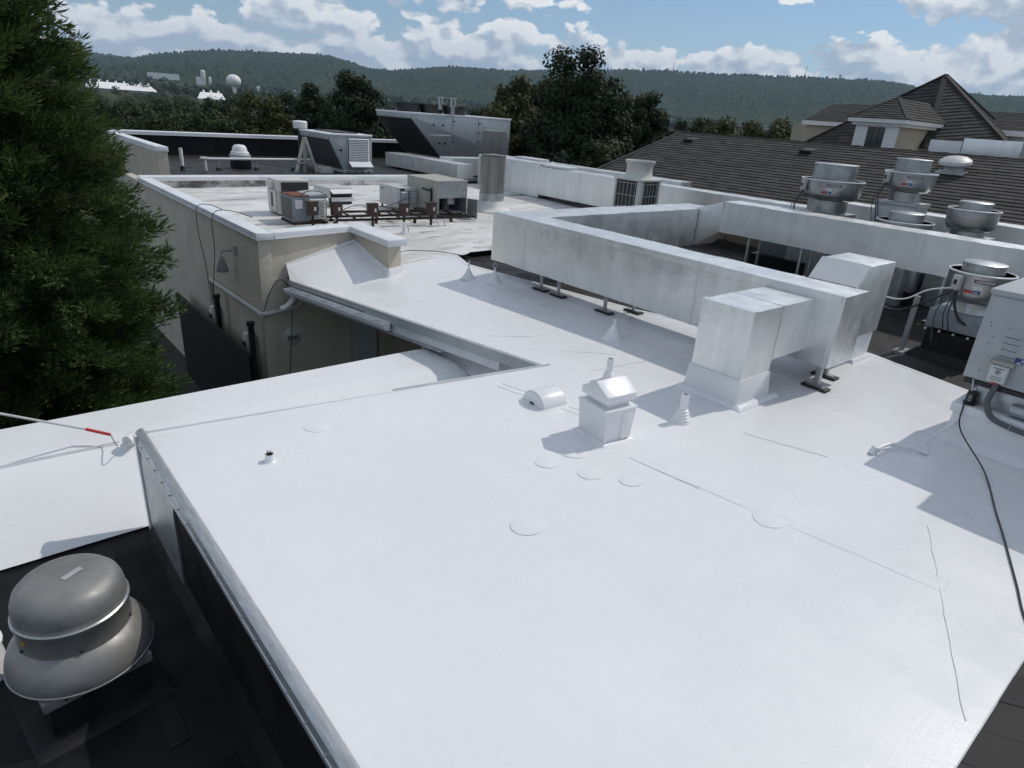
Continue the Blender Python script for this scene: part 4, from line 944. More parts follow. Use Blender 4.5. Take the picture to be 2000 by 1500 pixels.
MB().frustum((-.52, -.52), (.52, .52), -.93, -.78, .12).build('curb_flashing', 'black_rubber_membrane', f5)
for k in range(5): MB().box((-.545, -.5+k*.235, -.40), (-.52, -.46+k*.235, -.36)).build('clip', 'galvanised', f5)
MB().tube(smooth_path([(-.55, .16, .38), (-.60, .10, .15), (-.52, -.05, -.12), (-.40, -.35, -.20), (-.30, -.7, -.22), (-.4, -1.2, -.30)], 8), .024, 8).build('flexible_conduit', 'black_plastic', f5)
MB().tube(smooth_path([(-.6, .25, .45), (-.75, .55, .35), (-.8, .85, .12), (-.7, 1.2, .05), (-.75, 1.7, .12), (-.8, 2.0, .28)], 8), .014, 6).build('looped_wire', 'white_plastic', f5)
MB().tube(smooth_path([(-.55, .22, .40), (-.72, .6, .08), (-.7, 1.0, -.15), (-.75, 1.5, -.05), (-.8, 1.95, .22)], 8), .017, 6).build('looped_cable', 'black_plastic', f5)
t = wthing('fan_post', (13.55, 4.15, -.12), 'steel post holding wires beside the fan in front of the long duct', 'post')
MB().box((13.50, 4.10, -.1), (13.58, 4.18, .98)).build('upright', 'mast_grey', t, bevel=.004)
MB().box((13.34, 4.05, -.13), (13.74, 4.23, -.08)).build('foot_plate', 'mast_grey', t)

# big spun dome fan on the black roof, bottom left
df = thing('dome_fan', (.13, 5.42, -1.30), 'large weathered aluminium dome fan standing on the black roof', 'roof fan', rz=R(8))
MB().frustum((-.36, -.36), (.36, .36), 0, .34, .02).build('curb', 'black_rubber_membrane', df, bevel=.01)
MB().frustum((-.44, -.44), (.44, .44), -.01, .06, .10).build('curb_flashing', 'fresh_rubber_patch', df)
bp = MB().box((-.40, -.40, .34), (.40, .40, .43)).build('base_plate', 'dome_aluminium', df, bevel=.008)
for (a, b) in ((-.41, -.25), (-.41, .25), (-.25, -.41), (.25, -.41)): MB().lathe([(.012, 0), (.012, .01), (0, .014)], n=8).build('bolt', 'rusty_steel', bp).location = (a*.985, b*.985, .385)
MB().lathe([(.36, .44), (.49, .442), (.520, .452), (.532, .475), (.530, .52), (.518, .575), (.493, .635), (.458, .69), (.415, .73), (.37, .755)], n=64).build('skirt', 'dome_aluminium', df, angle=70)
MB().lathe([(.530+.009*math.cos(a), .468+.009*math.sin(a)) for a in [2*math.pi*k/8 for k in range(9)]], n=64).build('skirt_lip', 'spun_aluminium', df)
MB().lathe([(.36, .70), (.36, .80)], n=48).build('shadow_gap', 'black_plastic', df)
cp = MB().lathe([(.395, .74), (.405, .74), (.405, .935), (.414, .942), (.414, .962), (.404, .97), (.402, 1.02), (.392, 1.09), (.370, 1.15), (.33, 1.195), (.27, 1.22), (.18, 1.232), (0, 1.238)], n=64).build('dome', 'dome_aluminium', df, angle=60)
MB().lathe([(.405, .932), (.418, .940), (.418, .962), (.405, .972)], n=64).build('dome_bead', 'spun_aluminium', cp)
for a in (-2.9, -1.75, -.6): MB().lathe([(.018, 0), (.018, .015), (0, .02)], n=8).build('bolt', 'rusty_steel', cp).location = (math.cos(a)*.405, math.sin(a)*.405, .765)
MB().add([(.408*math.cos(a), .408*math.sin(a), z) for a in (-2.86, -2.74) for z in (.84, .885)], [(0, 2, 3, 1)]).build('rating_plate', 'label_yellow', cp, fix=False)
MB().add([(-.02, -.08, 1.2405), (.13, -.02, 1.2405), (.11, .03, 1.2405), (-.04, -.03, 1.2405)], [(0, 1, 2, 3)]).build('faded_sticker', 'label_grey', cp, fix=False)
t = wthing('white_coated_stub', (-.55, 6.05, -1.3), 'white coated round stub at the left picture edge behind the dome fan', 'vent')
MB().lathe([(.24, -1.3), (.22, -1.1), (.19, -.92), (.16, -.86), (0, -.85)], (-.62, 6.15, 0), 24).build('cone', 'white_coating', t)
MB().lathe([(.20, -1.0), (.235, -.99), (.235, -.965), (.20, -.955)], (-.62, 6.15, 0), 24).build('ring', 'white_coating', t)

# ================================================================== near-roof fittings
def pipe_boot(x, y, h, r, label, cone=.12, tall=.18, rings=True, group='vent pipes through the white roof', cap=None):
    t = thing('vent_pipe', (x, y, zr(x, y)), label, 'vent pipe', group)
    prof = [(cone*1.25, -.005), (cone*1.15, .018), (cone, .03)]
    if rings:
        for k in range(4):
            rr = cone+(r+.008-cone)*(k+1)/4; z = .03+(tall-.03)*(k+1)/4; prof += [(rr+.012, z-.034), (rr+.014, z-.008), (rr, z)]
    else: prof += [(cone*.7+r*.3, tall*.35), (cone*.35+r*.65, tall*.7), (r+.006, tall)]
    MB().lathe(prof, n=24).build('boot', 'white_coating', t, angle=50)
    MB().lathe([(r, tall*.5), (r, h), (r-.008, h), (r-.010, h-.10)], n=20).build('pipe', 'white_coating', t)
    MB().lathe([(0, h-.03), (r-.012, h-.03)], n=16).build('dark_opening', 'black_plastic', t)
    return t
pipe_boot(6.88, 4.39, .39, .052, 'open white vent pipe with ringed boot right of the gabled vent box')
pipe_boot(7.14, 5.93, .33, .050, 'open white vent pipe just behind the gabled vent box', .075, .12)
pipe_boot(8.71, 7.25, .36, .022, 'thin white vent pipe on a flared cone in the duct shadow', .17, .28, False)
t = pipe_boot(9.06, 12.13, .40, .020, 'thin white pipe on a cone with a hooked tip near the stucco pier', .15, .24, False)
MB().tube([(0, 0, .36), (.03, .02, .43), (.06, .04, .40)], .014, 8).build('hook', 'galvanised', t)
t = pipe_boot(9.32, 11.48, .36, .020, 'thin white pipe on a cone with a ring tip beside the long duct', .16, .24, False)
MB().tube([(.0+.05*math.cos(a), 0, .40+.055*math.sin(a)) for a in [2*math.pi*k/16 for k in range(17)]], .012, 8).build('ring', 'galvanised', t)
t = thing('roof_drain', (2.1, 6.21, 0), 'short white stub with dark debris in its open top', 'drain stub')
MB().lathe([(.075, 0), (.055, .01), (.048, .02), (.048, .085), (.040, .085), (.040, .05)], n=24).build('stub', 'white_coating', t)
MB().lathe([(0, .052), (.040, .05)], n=16).build('opening', 'black_plastic', t)
for k in range(7):
    a = k*.9; MB().tube([(.01*math.cos(a), .01*math.sin(a), .06), (.032*math.cos(a), .032*math.sin(a), .10+.008*(k % 3))], .006, 5).build('debris', 'rusty_steel' if k % 2 else 'black_plastic', t)

gv = thing('gabled_vent_box', (5.70, 4.69, 0), 'square white coated vent box with little gabled cap', 'vent', rz=R(-6))
MB().hexa([(-.21, -.24, 0), (.21, -.24, 0), (.21, .24, 0), (-.21, .24, 0), (-.235, -.265, .44), (.235, -.265, .44), (.235, .265, .44), (-.235, .265, .44)]).build('body', 'white_coating', gv, bevel=.012)
MB().frustum((-.23, -.26), (.23, .26), -.004, .035, .05).build('base_flange', 'white_coating', gv, bevel=.012)
MB().box((.02, -.272, .05), (.17, -.245, .40)).build('side_panel', 'white_coating', gv, bevel=.006)
MB().box((-.245, -.275, .425), (.245, .275, .455)).build('top_lip', 'white_coating', gv, bevel=.006)
MB().box((-.17, -.19, .45), (.17, .19, .56)).build('cap_neck', 'white_coating', gv, bevel=.008)
MB().prism([(-.235, .53), (-.235, .62), (0, .755), (.235, .62), (.235, .53)], 'x', -.235, .235).build('gabled_cap', 'white_coating', gv, bevel=.008)

ac = [(math.cos(a)*.235, math.sin(a)*.20) for a in [math.pi*k/14 for k in range(15)]]
hv = thing('hump_vent', (5.71, 5.80, 0), 'low rounded white hump vent open on its left side', 'vent', rz=R(-4))
MB().prism(ac, 'x', -.19, .21).build('hood', 'white_coating', hv, bevel=.012)
MB().prism([(u*.86, w*.86+.006) for u, w in ac], 'x', -.200, -.192).build('opening_rim', 'white_coating', hv)
MB().frustum((-.2, -.24), (.22, .24), -.004, .018, .06).build('base_flange', 'white_coating', hv, bevel=.008)
MB().box((-.215, -.03, .004), (-.2, .05, .035)).build('drain_gap', 'black_plastic', hv)

# ---- grey cabinet on a white curb at the right edge
cb = wthing('grey_cabinet', (10.3, 1.3, 0), 'tall grey sheet metal cabinet on a white coated curb at the right edge', 'cabinet')
MB().frustum((9.52, -.5), (11.3, 2.10), 0, .50, .02).build('curb', 'white_coating', cb, bevel=.012)
MB().frustum((9.52, -.5), (11.3, 2.10), -.002, .14, .10).build('curb_fillet', 'white_coating', cb, bevel=.02)
MB().box((9.48, -.54, .43), (11.34, 2.14, .545)).build('curb_cap', 'white_metal', cb, bevel=.008)
MB().box((9.66, -.4, .545), (11.2, 1.98, .80)).build('base_rail', 'galvanised', cb, bevel=.01)
MB().tube([(9.60, -.5, .64), (9.60, 1.55, .64)], .075, 14).build('base_pipe', 'galvanised', cb)
MB().box((9.64, -.4, .80), (11.2, 2.14, .86)).build('floor_tray', 'black_plastic', cb)
bd = MB().box((9.62, -.4, .875), (11.25, 2.16, 1.97)).build('body', 'grey_paint', cb, bevel=.012)
MB().box((9.605, .62, .89), (9.62, 2.12, 1.945)).build('access_panel', 'grey_paint', cb, bevel=.004)
MB().box((9.60, -.42, 1.965), (11.27, 2.175, 2.03)).build('lid', 'grey_paint', cb, bevel=.012)
for k in range(2): MB().box((9.85, 1.66-.22*k, 2.03), (9.97, 1.80-.22*k, 2.045)).build('lid_slot', 'black_plastic', cb, bevel=.004)
for k in range(4):
    lv = MB().prism([(9.607, 0), (9.607, .035), (9.580, .004)], 'y', 1.70, 1.87).build('louver', 'grey_paint', cb); lv.location = lv.location + Vector((0, 0, 1.50-k*.08))
    MB().box((9.600, 1.705, -.008), (9.606, 1.865, .003)).build('louver_slot', 'black_plastic', lv)
dx = MB().box((9.50, 1.69, .93), (9.605, 1.89, 1.15)).build('disconnect_box', 'light_grey_paint', cb, bevel=.008)
MB().box((9.495, 1.71, .945), (9.499, 1.87, 1.135)).build('box_label', 'paper_label', dx)
dl = MB().lathe([(.0, 0), (.030, 0), (.030, .008), (0, .008)], n=16).build('dial', 'mast_grey', dx); dl.location = (9.492, 1.79, 1.075); dl.rotation_euler = (0, R(-90), 0)
for k in range(3): MB().box((9.4935, 1.73, .965+k*.02), (9.495, 1.85, .972+k*.02)).build('printed_line', 'label_ink', dx)
MB().box((9.494, 1.73, 1.112), (9.4955, 1.85, 1.122)).build('printed_heading', 'label_ink', dx)
MB().box((9.485, 1.76, .912), (9.505, 1.82, .930)).build('red_tag', 'label_red', dx)
MB().box((9.52, 1.66, 1.158), (9.604, 1.92, 1.20)).build('rain_shield', 'stained_panel', dx)
sk = MB().box((9.600, 1.60, 1.20), (9.6045, 1.69, 1.28)).build('emblem_sticker', 'label_blue', cb)
MB().add([(9.5995, 1.605, 1.205), (9.5995, 1.68, 1.205), (9.5995, 1.65, 1.235)], [(0, 1, 2)]).build('emblem_triangle', 'paper_label', sk, fix=False)
MB().add([(9.5995, 1.605, 1.275), (9.5995, 1.63, 1.245), (9.5995, 1.605, 1.235)], [(0, 1, 2)]).build('emblem_wedge', 'paper_label', sk, fix=False)
for (y, z) in ((2.05, 1.62), (2.04, 1.58), (1.98, 1.45), (2.0, 1.36), (1.96, 1.2), (1.84, 1.60), (2.0, 1.0)): MB().box((9.601, y, z), (9.606, y+.012, z+.012)).build('rivet_hole', 'black_plastic', cb)
MB().tube(smooth_path([(9.55, 1.76, .93), (9.53, 1.78, .80), (9.50, 1.78, .66), (9.44, 1.68, .52), (9.43, 1.48, .47), (9.43, 1.2, .45), (9.43, .3, .40)], 8), .034, 10).build('flexible_conduit', 'conduit_grey', cb)
MB().tube([(9.43+.036*math.cos(a), 1.46, .467+.042*math.sin(a)) for a in [2*math.pi*k/10 for k in range(11)]], .006, 5).build('conduit_clip', 'galvanised', cb)
MB().hexa([(9.62, -.4, 2.03), (11.2, -.4, 2.03), (11.2, 1.32, 2.03), (9.62, 1.32, 2.03), (9.62, -.4, 2.62), (11.0, -.4, 2.85), (11.0, 1.32, 2.85), (9.62, 1.32, 2.62)]).build('unseen_hood', 'grey_paint', cb, bevel=.01)  # unseen upper box, added and sized to cast its shadow on the roof
t = thing('black_charger', (9.60, 1.98, .547), 'small black cylinder device standing on the curb corner of the grey cabinet', 'device')
MB().lathe([(.055, 0), (.075, .005), (.078, .03), (.060, .04), (.058, .16), (.050, .175), (0, .176)], n=20).build('housing', 'black_plastic', t)
for k in range(3): MB().box((-.062, -.02, .06+k*.03), (-.056, .02, .072+k*.03)).build('slot', 'label_grey', t)
MB().bar((.01, .02, .17), (.03, .05, .32), .02, .02).build('prong', 'galvanised', t)
def gp(px, py, z):
    d = ray(px, py); k = (z-CAMH)/d.z; return Vector((d.x*k, d.y*k, z))
pts = [Vector((9.53, 2.01, .56)), Vector((9.46, 2.0, .53)), Vector((9.40, 1.93, .25)), gp(1922, 920, .03), gp(1945, 1000, .012), gp(1962, 1055, .012), gp(1985, 1140, .012), gp(2004, 1215, .012), gp(2060, 1330, .012)]
tag(MB().tube(smooth_path(pts, 8), .009, 6).build('black_cable', 'black_plastic'), 'thin black cable hanging from the cabinet curb across the white roof', 'cable')
pts = [gp(1706, 884, .02), gp(1722, 872, .05), gp(1745, 868, .055), gp(1780, 874, .05), gp(1812, 886, .03)]
t = wthing('coated_conduit', gp(1740, 870, 0), 'white coated conduit looping over the roof beside the cabinet curb', 'conduit')
MB().tube(smooth_path(pts, 8), .022, 8).build('run', 'white_coating', t)
MB().tube(smooth_path([gp(1812, 886, .03), gp(1803, 874, .05), gp(1808, 862, .08), gp(1835, 845, .16), Vector((9.50, 2.02, .30)), Vector((9.54, 1.98, .34))], 8), .020, 8).build('riser', 'white_coating', t)
MB().tube([gp(1702, 886, .0), gp(1708, 876, .07), gp(1716, 878, .05)], .045, 8).build('end_boot', 'white_coating', t)

# ---- paint roller on the lower roof
hd = gp(258, 856, -.56)
t = wthing('paint_roller', hd, 'white paint roller on a long pole with a red grip at the left', 'paint roller')
ax = Vector((.11, .10, 0)).normalized()
MB().tube([hd-ax*.10, hd-ax*.095, hd+ax*.095, hd+ax*.10], [.05, .072, .072, .05], 14).build('fleece', 'roller_fleece', t)
g0 = gp(216, 849, -.50); g1 = g0 + (far_point(180, 841, 8.9)-g0).normalized()*.28
MB().tube(smooth_path([hd+ax*.12, hd-ax*.13, hd-ax*.18+Vector((-.06, -.05, .02)), g0], 6), .007, 6).build('frame', 'galvanised', t)
MB().tube([g0, g1], .020, 10).build('grip', 'red_plastic', t)
MB().tube([g1, g1+(far_point(-120, 786, 8.6)-g1)*1.0], .014, 10).build('pole', 'light_grey_paint', t)

# ================================================================== equipment on the stained roof
def slats(par, x0, x1, y, z0, z1, n, mat, depth=.03, tilt=.02, name='louver', axis='x'):
    for k in range(n):
        z = z0+(z1-z0)*(k+.5)/n; h = (z1-z0)/n*.62
        if axis == 'x': MB().hexa([(x0, y-depth, z-h/2), (x1, y-depth, z-h/2), (x1, y-depth+.006, z-h/2), (x0, y-depth+.006, z-h/2), (x0, y, z+h/2-tilt*0), (x1, y, z+h/2), (x1, y+.006, z+h/2), (x0, y+.006, z+h/2)]).build(name, mat, par)
        else: MB().hexa([(x0-depth, y, z-h/2), (x0-depth+.006, y, z-h/2), (x0-depth+.006, x1, z-h/2), (x0-depth, x1, z-h/2), (x0, y, z+h/2), (x0+.006, y, z+h/2), (x0+.006, x1, z+h/2), (x0, x1, z+h/2)]).build(name, mat, par)
# cream heat pump cabinet
x, y, z = 7.80, 20.3, zdirt(7.8, 20.3)
t = wthing('cream_heat_pump', (x, y, z), 'cream cabinet with dark open coil front, leftmost of the roof units', 'condenser')
MB().box((x, y, z+.05), (x+1.0, y+.85, 1.26)).build('cabinet', 'cream_paint', t, bevel=.02)
MB().box((x+.10, y-.012, z+.35), (x+.96, y-.002, 1.20)).build('coil', 'dark_coil', t)
MB().box((x+.09, y-.02, z+.08), (x+.97, y-.003, z+.34)).build('lower_panel', 'cream_paint', t, bevel=.005)
MB().box((x-.10, y+.30, 1.0), (x, y+.75, 1.20)).build('control_box', 'cream_paint', t, bevel=.01)
MB().box((x-.06, y+.10, z+.12), (x, y+.72, .95)).build('side_door', 'cream_paint', t, bevel=.01)
MB().box((x-.068, y+.30, z+.25), (x-.06, y+.46, .86)).build('side_slot', 'black_plastic', t)
MB().box((x+.05, y+.1, z-.01), (x+.95, y+.7, z+.05)).build('base', 'rusty_steel', t)
# rusty topped grey condenser
x, y, z = 7.66, 18.9, zdirt(7.7, 18.9)
t = wthing('rusty_condenser', (x, y, z), 'blue grey condenser with a rust streaked top and slotted front', 'condenser')
MB().box((x, y, z+.08), (x+1.05, y+.88, .96)).build('cabinet', 'blue_grey_paint', t, bevel=.015)
MB().box((x-.01, y-.01, .955), (x+.52, y+.89, .99)).build('rusty_top', 'rust_top', t, bevel=.01)
MB().hexa([(x+.525, y-.01, .955), (x+1.06, y-.01, .955), (x+1.06, y+.89, .955), (x+.525, y+.89, .955), (x+.525, y-.01, .99), (x+1.06, y-.01, 1.03), (x+1.06, y+.89, 1.05), (x+.525, y+.89, 1.0)]).build('grey_top', 'grey_paint', t)
MB().box((x-.012, y+.06, z+.15), (x-.002, y+.82, .90)).build('coil', 'coil_mesh', t)
MB().box((x+.08, y-.006, .62), (x+.30, y-.001, .86)).build('paper_notice', 'paper_label', t)
slats(t, x+.52, x+1.0, y-.002, z+.15, .90, 9, 'light_grey_paint')
MB().box((x-.02, y-.02, z), (x+1.07, y+.9, z+.08)).build('base', 'rusty_steel', t)
# hooded exhaust box
x, y, z = 9.98, 21.4, zdirt(10, 21.4)
t = wthing('hooded_exhaust_box', (x, y, z), 'low grey box with two white flap hoods, middle of the roof units', 'exhaust box')
MB().box((x, y+.02, z+.30), (x+.86, y+1.25, .86)).build('casing', 'light_grey_paint', t, bevel=.012)
MB().box((x+.05, y-.001, z+.05), (x+.82, y+.019, .80)).build('dark_opening', 'black_plastic', t)
for z_ in (.80, .30): MB().hexa([(x+.02, y-.22, z_-.10), (x+.84, y-.22, z_-.10), (x+.84, y+.01, z_-.0), (x+.02, y+.01, z_-.0), (x+.02, y-.22, z_-.08), (x+.84, y-.22, z_-.08), (x+.84, y+.01, z_+.03), (x+.02, y+.01, z_+.03)]).build('flap_hood', 'white_metal', t)
MB().box((x+.06, y-.05, .42), (x+.84, y-.02, .56)).build('white_blade', 'white_metal', t)
for a in (x+.04, x+.80): MB().box((a, y+.1, z), (a+.05, y+.15, z+.30)).build('leg', 'rusty_steel', t)
for a in (x+.04, x+.80): MB().box((a, y+1.1, z), (a+.05, y+1.15, z+.30)).build('leg', 'rusty_steel', t)
# light grey louvered condenser
x, y, z = 11.85, 20.0, zdirt(12, 20)
t = wthing('louvered_condenser', (x, y, z), 'light grey condenser with two columns of slots beside the tall box', 'condenser')
MB().box((x, y, z+.16), (x+.74, y+1.35, 1.02)).build('cabinet', 'light_grey_paint', t, bevel=.015)
slats(t, x+.08, x+.36, y-.001, z+.30, .90, 11, 'white_metal'); slats(t, x+.41, x+.69, y-.001, z+.30, .90, 11, 'white_metal')
MB().box((x+.06, y-.004, z+.28), (x+.71, y-.0005, .92)).build('dark_backing', 'dark_coil', t)
slats(t, x-.001, y+.32, y+.05, z+.30, .90, 11, 'white_metal', axis='y')
MB().box((x+.04, y-.008, .93), (x+.22, y-.001, .99)).build('name_badge', 'black_plastic', t)
for k in range(3): MB().box((x-.006, y+1.02+k*.09, .84), (x-.001, y+1.07+k*.09, .93)).build('printed_mark', 'mast_grey', t)
for (a, b) in ((.02, .05), (.68, .05), (.02, 1.2), (.68, 1.2)): MB().box((x+a, y+b, z), (x+a+.05, y+b+.05, z+.16)).build('leg', 'rusty_steel', t)
# tall open sheet box
x, y, z = 12.60, 18.75, zdirt(12.6, 18.7)
t = wthing('tall_open_box', (x, y, z), 'tall stained sheet metal box open at its lower front', 'equipment box')
MB().box((x, y, z+.12), (x+.03, y+1.95, 1.36)).build('side_panel', 'stained_panel', t)
MB().box((x+1.17, y, z+.12), (x+1.20, y+1.95, 1.36)).build('side_panel', 'galvanised', t)
MB().box((x+.031, y+1.9, z+.12), (x+1.169, y+1.95, 1.36)).build('rear_panel', 'stained_panel', t)
MB().hexa([(x-.02, y-.02, 1.361), (x+1.22, y-.02, 1.361), (x+1.22, y+1.97, 1.361), (x-.02, y+1.97, 1.361), (x-.02, y-.02, 1.375), (x+1.22, y-.02, 1.39), (x+1.22, y+1.97, 1.40), (x-.02, y+1.97, 1.375)]).build('lid', 'stained_panel', t)
MB().box((x+.031, y, .82), (x+1.169, y+.02, 1.359)).build('front_panel', 'galvanised', t)
MB().box((x+.031, y+.25, z+.12), (x+1.169, y+1.9, z+.16)).build('floor', 'white_metal', t)
MB().box((x+.05, y+.7, z+.16), (x+.55, y+1.5, .78)).build('compressor_casing', 'grey_paint', t, bevel=.02)
MB().lathe([(.13, 0), (.13, .30), (.10, .36), (0, .38)], (x+.85, y+.8, z+.16), 16).build('compressor', 'mast_grey', t)
MB().box((x+.72, y+.45, .55), (x+.98, y+.55, .75)).build('relay_box', 'white_plastic', t)
MB().hexa([(x+1.2, y-.02, z+.05), (x+1.23, y-.02, z+.05), (x+1.3, y-.5, z+.02), (x+1.27, y-.5, z+.02), (x+1.2, y-.02, .80), (x+1.23, y-.02, .80), (x+1.3, y-.5, .82), (x+1.27, y-.5, .82)]).build('open_door', 'galvanised', t)
MB().bar((x-.05, y+.9, 1.05), (x-.05, y+.35, 1.02), .04, .05).build('bracket', 'black_plastic', t); MB().bar((x-.05, y+.35, 1.12), (x-.05, y+.35, .5), .05, .05).build('bracket', 'black_plastic', t)
MB().box((x-.02, y-.04, z+.02), (x+1.3, y+.04, z+.12)).build('base', 'black_rubber', t)
# rusty rack with brown disconnect boxes
rk = wthing('rusty_rack', (10.2, 18.4, .15), 'low rusty steel rack carrying the wiring of the roof units', 'rack')
for (p, q) in (((8.1, 18.75), (13.6, 18.0)), ((8.3, 19.4), (13.6, 18.7)), ((9.6, 20.2), (12.6, 19.6))): MB().bar((p[0], p[1], .28), (q[0], q[1], .30), .05, .07).build('rail', 'rusty_steel', rk)
for k in range(7): MB().bar((8.7+k*.72, 18.55-k*.095, .34), (8.9+k*.72, 20.0-k*.12, .34), .04, .04).build('crossbar', 'rusty_steel', rk)
for k in range(4): MB().box((8.8+k*1.3, 18.62-k*.17, .1), (8.87+k*1.3, 18.70-k*.17, .3)).build('leg', 'rusty_steel', rk)
for k in range(3): MB().hexa([(10.2+k*.9, 18.9, .36), (10.5+k*.9, 18.85, .36), (10.55+k*.9, 19.2, .36), (10.25+k*.9, 19.25, .36), (10.2+k*.9, 18.9, .46), (10.5+k*.9, 18.85, .42), (10.55+k*.9, 19.2, .46), (10.25+k*.9, 19.25, .5)]).build('scrap_block', 'rusty_steel' if k % 2 else 'black_rubber', rk)
BR = [(8.12, 18.6, 'brown disconnect box on a post in front of the rusty condenser'), (8.80, 18.45, 'brown disconnect box second from the left on the rusty rack'), (9.78, 18.05, 'brown disconnect box in the middle of the row on the rusty rack'),
      (10.80, 17.92, 'brown disconnect box in front of the louvered condenser'), (11.78, 17.9, 'brown disconnect box in front of the tall open box')]
proto = None
for k, (x, y, lb) in enumerate(BR):
    if proto is None:
        t = thing('disconnect_box', (x, y, zdirt(x, y)), lb, 'electric box', 'brown disconnect boxes on the rack'); proto = t
        MB().box((-.15, -.09, .32), (.15, .09, .70)).build('casing', 'brown_enamel', t, bevel=.012)
        MB().box((-.17, -.10, .68), (.17, .11, .71)).build('lid', 'brown_enamel', t, bevel=.006)
        MB().box((.02, -.098, .46), (.08, -.091, .56)).build('label_plate', 'paper_label', t)
        MB().box((.152, -.03, .45), (.19, .03, .55)).build('lever', 'brown_enamel', t)
        MB().box((-.03, -.03, .0), (.03, .03, .32)).build('post', 'rusty_steel', t)
    else:
        t = copy_tree(proto); t.location = (x, y, zdirt(x, y)); t['label'] = lb
def cable(pts, r, mat, label, name='cable', cat='cable', n=8): return tag(MB().tube(smooth_path(pts, n), r, 6).build(name, mat), label, cat)
cable([(8.2, 18.5, .5), (7.9, 18.75, .95), (8.1, 18.8, 1.12), (8.5, 18.7, 1.08), (8.75, 18.5, .75), (8.9, 18.5, .55)], .012, 'black_plastic', 'black cable arched over the rusty condenser')
cable([(8.9, 18.4, .6), (9.6, 18.6, .72), (10.6, 18.8, .62), (11.6, 19.3, .74), (12.1, 19.6, .75)], .012, 'black_plastic', 'black cable strung between the roof units')
cable([(8.25, 18.5, .45), (8.6, 18.4, .28), (8.8, 18.45, .40), (8.75, 18.5, .7), (8.45, 18.8, .85)], .016, 'light_grey_paint', 'pale flexible conduit curling by the rusty condenser', 'conduit', 'conduit')
cable([(11.85, 17.85, .5), (11.95, 17.7, .15), (12.1, 17.6, .12), (12.15, 17.7, .35)], .014, 'galvanised', 'pale looped conduit under the brown box by the tall box', 'conduit', 'conduit')
cable([(8.15, 14.1, .28), (8.6, 14.6, .07), (9.0, 14.9, .07), (9.5, 14.75, .07), (9.9, 14.5, .06), (10.3, 13.9, .02), (10.6, 13.5, -.08)], .010, 'black_plastic', 'thin black cable lying from the stucco pier to the duct')
t = thing('white_cone_stub', (10.2, 16.9, zdirt(10.2, 16.9)), 'little white cone stub at the rack beside the stucco pier', 'vent')
MB().lathe([(.13, 0), (.07, .10), (.05, .34), (0, .345)], n=16).build('cone', 'white_coating', t)
MB().tube([(.05, 0, .3), (.12, -.03, .15), (.05, -.1, .02)], .01, 6).build('wire', 'black_plastic', t)

# exhaust stack with wire screen
t = thing('exhaust_stack', (15.75, 19.85, zdirt(15.8, 19.9)), 'tall dull steel exhaust stack with a wire screen top', 'stack')
MB().lathe([(.80, 0), (.70, .05), (.56, .16), (.50, .34), (.47, .36)], n=40).build('base_flashing', 'dirty_white_membrane', t)
MB().lathe([(.455, .30), (.455, 1.90), (.47, 1.905), (.47, 1.93), (.44, 1.93), (.44, 1.2)], n=40).build('pipe', 'stainless_dull', t)
MB().lathe([(.465, .36), (.47, .37), (.47, .62), (.465, .63)], n=40).build('lower_collar', 'galvanised', t)
MB().lathe([(.45, 1.93), (.45, 2.80)], n=40).build('wire_screen', 'fine_wire_screen', t, fix=False)
t.children and None
ws = [o for o in children(t) if o.name.startswith('wire_screen')][0]
bm = bmesh.new(); bm.from_mesh(ws.data); bmesh.ops.delete(bm, geom=[f for f in bm.faces if len(f.verts) > 4], context='FACES_ONLY'); bm.to_mesh(ws.data); bm.free()
MB().lathe([(.455, 2.78), (.462, 2.79), (.462, 2.81), (.455, 2.81)], n=40).build('screen_hoop', 'stainless_dull', t)
for k in range(4): a = k*1.57+.4; MB().bar((.456*math.cos(a), .456*math.sin(a), 1.9), (.456*math.cos(a), .456*math.sin(a), 2.8), .012, .012).build('screen_rod', 'stainless_dull', t)
# white bell topped condenser
x, y, z = 17.25, 14.05, 0.02
t = wthing('bell_top_condenser', (x, y, z), 'cream condenser with guard grilles and a flared bell on top', 'condenser')
w, d, zt = 1.02, 1.12, 1.90
MB().box((x+.06, y+.06, z+.1), (x+w-.06, y+d-.06, zt-.03)).build('coil_block', 'dark_coil', t)
for (a, b) in ((0, 0), (w-.09, 0), (0, d-.09), (w-.09, d-.09)):
    ww = .16 if (a == 0 and b == 0) else .09
    MB().box((x+a, y+b, z+.05), (x+a+ww, y+b+(ww if a == 0 and b == 0 else .09), zt-.02)).build('corner_post', 'cream_paint', t, bevel=.01)
MB().box((x-.01, y-.01, z), (x+w+.01, y+d+.01, z+.10)).build('base', 'cream_paint', t, bevel=.01)
MB().box((x-.03, y-.03, zt-.05), (x+w+.03, y+d+.03, zt+.02)).build('top_frame', 'cream_paint', t, bevel=.015)
for k in range(6): MB().bar((x+.18+k*.152, y-.02, z+.1), (x+.18+k*.152, y-.02, zt-.08), .010, .010).build('grille_bar', 'light_grey_paint', t)
for k in range(5): MB().bar((x+.16, y-.028, .25+k*.38), (x+w-.02, y-.028, .25+k*.38), .010, .012).build('grille_bar', 'light_grey_paint', t)
for k in range(6): MB().bar((x-.02, y+.20+k*.165, z+.1), (x-.02, y+.20+k*.165, zt-.08), .010, .010).build('grille_bar', 'light_grey_paint', t)
for k in range(5): MB().bar((x-.028, y+.16, .25+k*.38), (x-.028, y+d-.02, .25+k*.38), .010, .012).build('grille_bar', 'light_grey_paint', t)
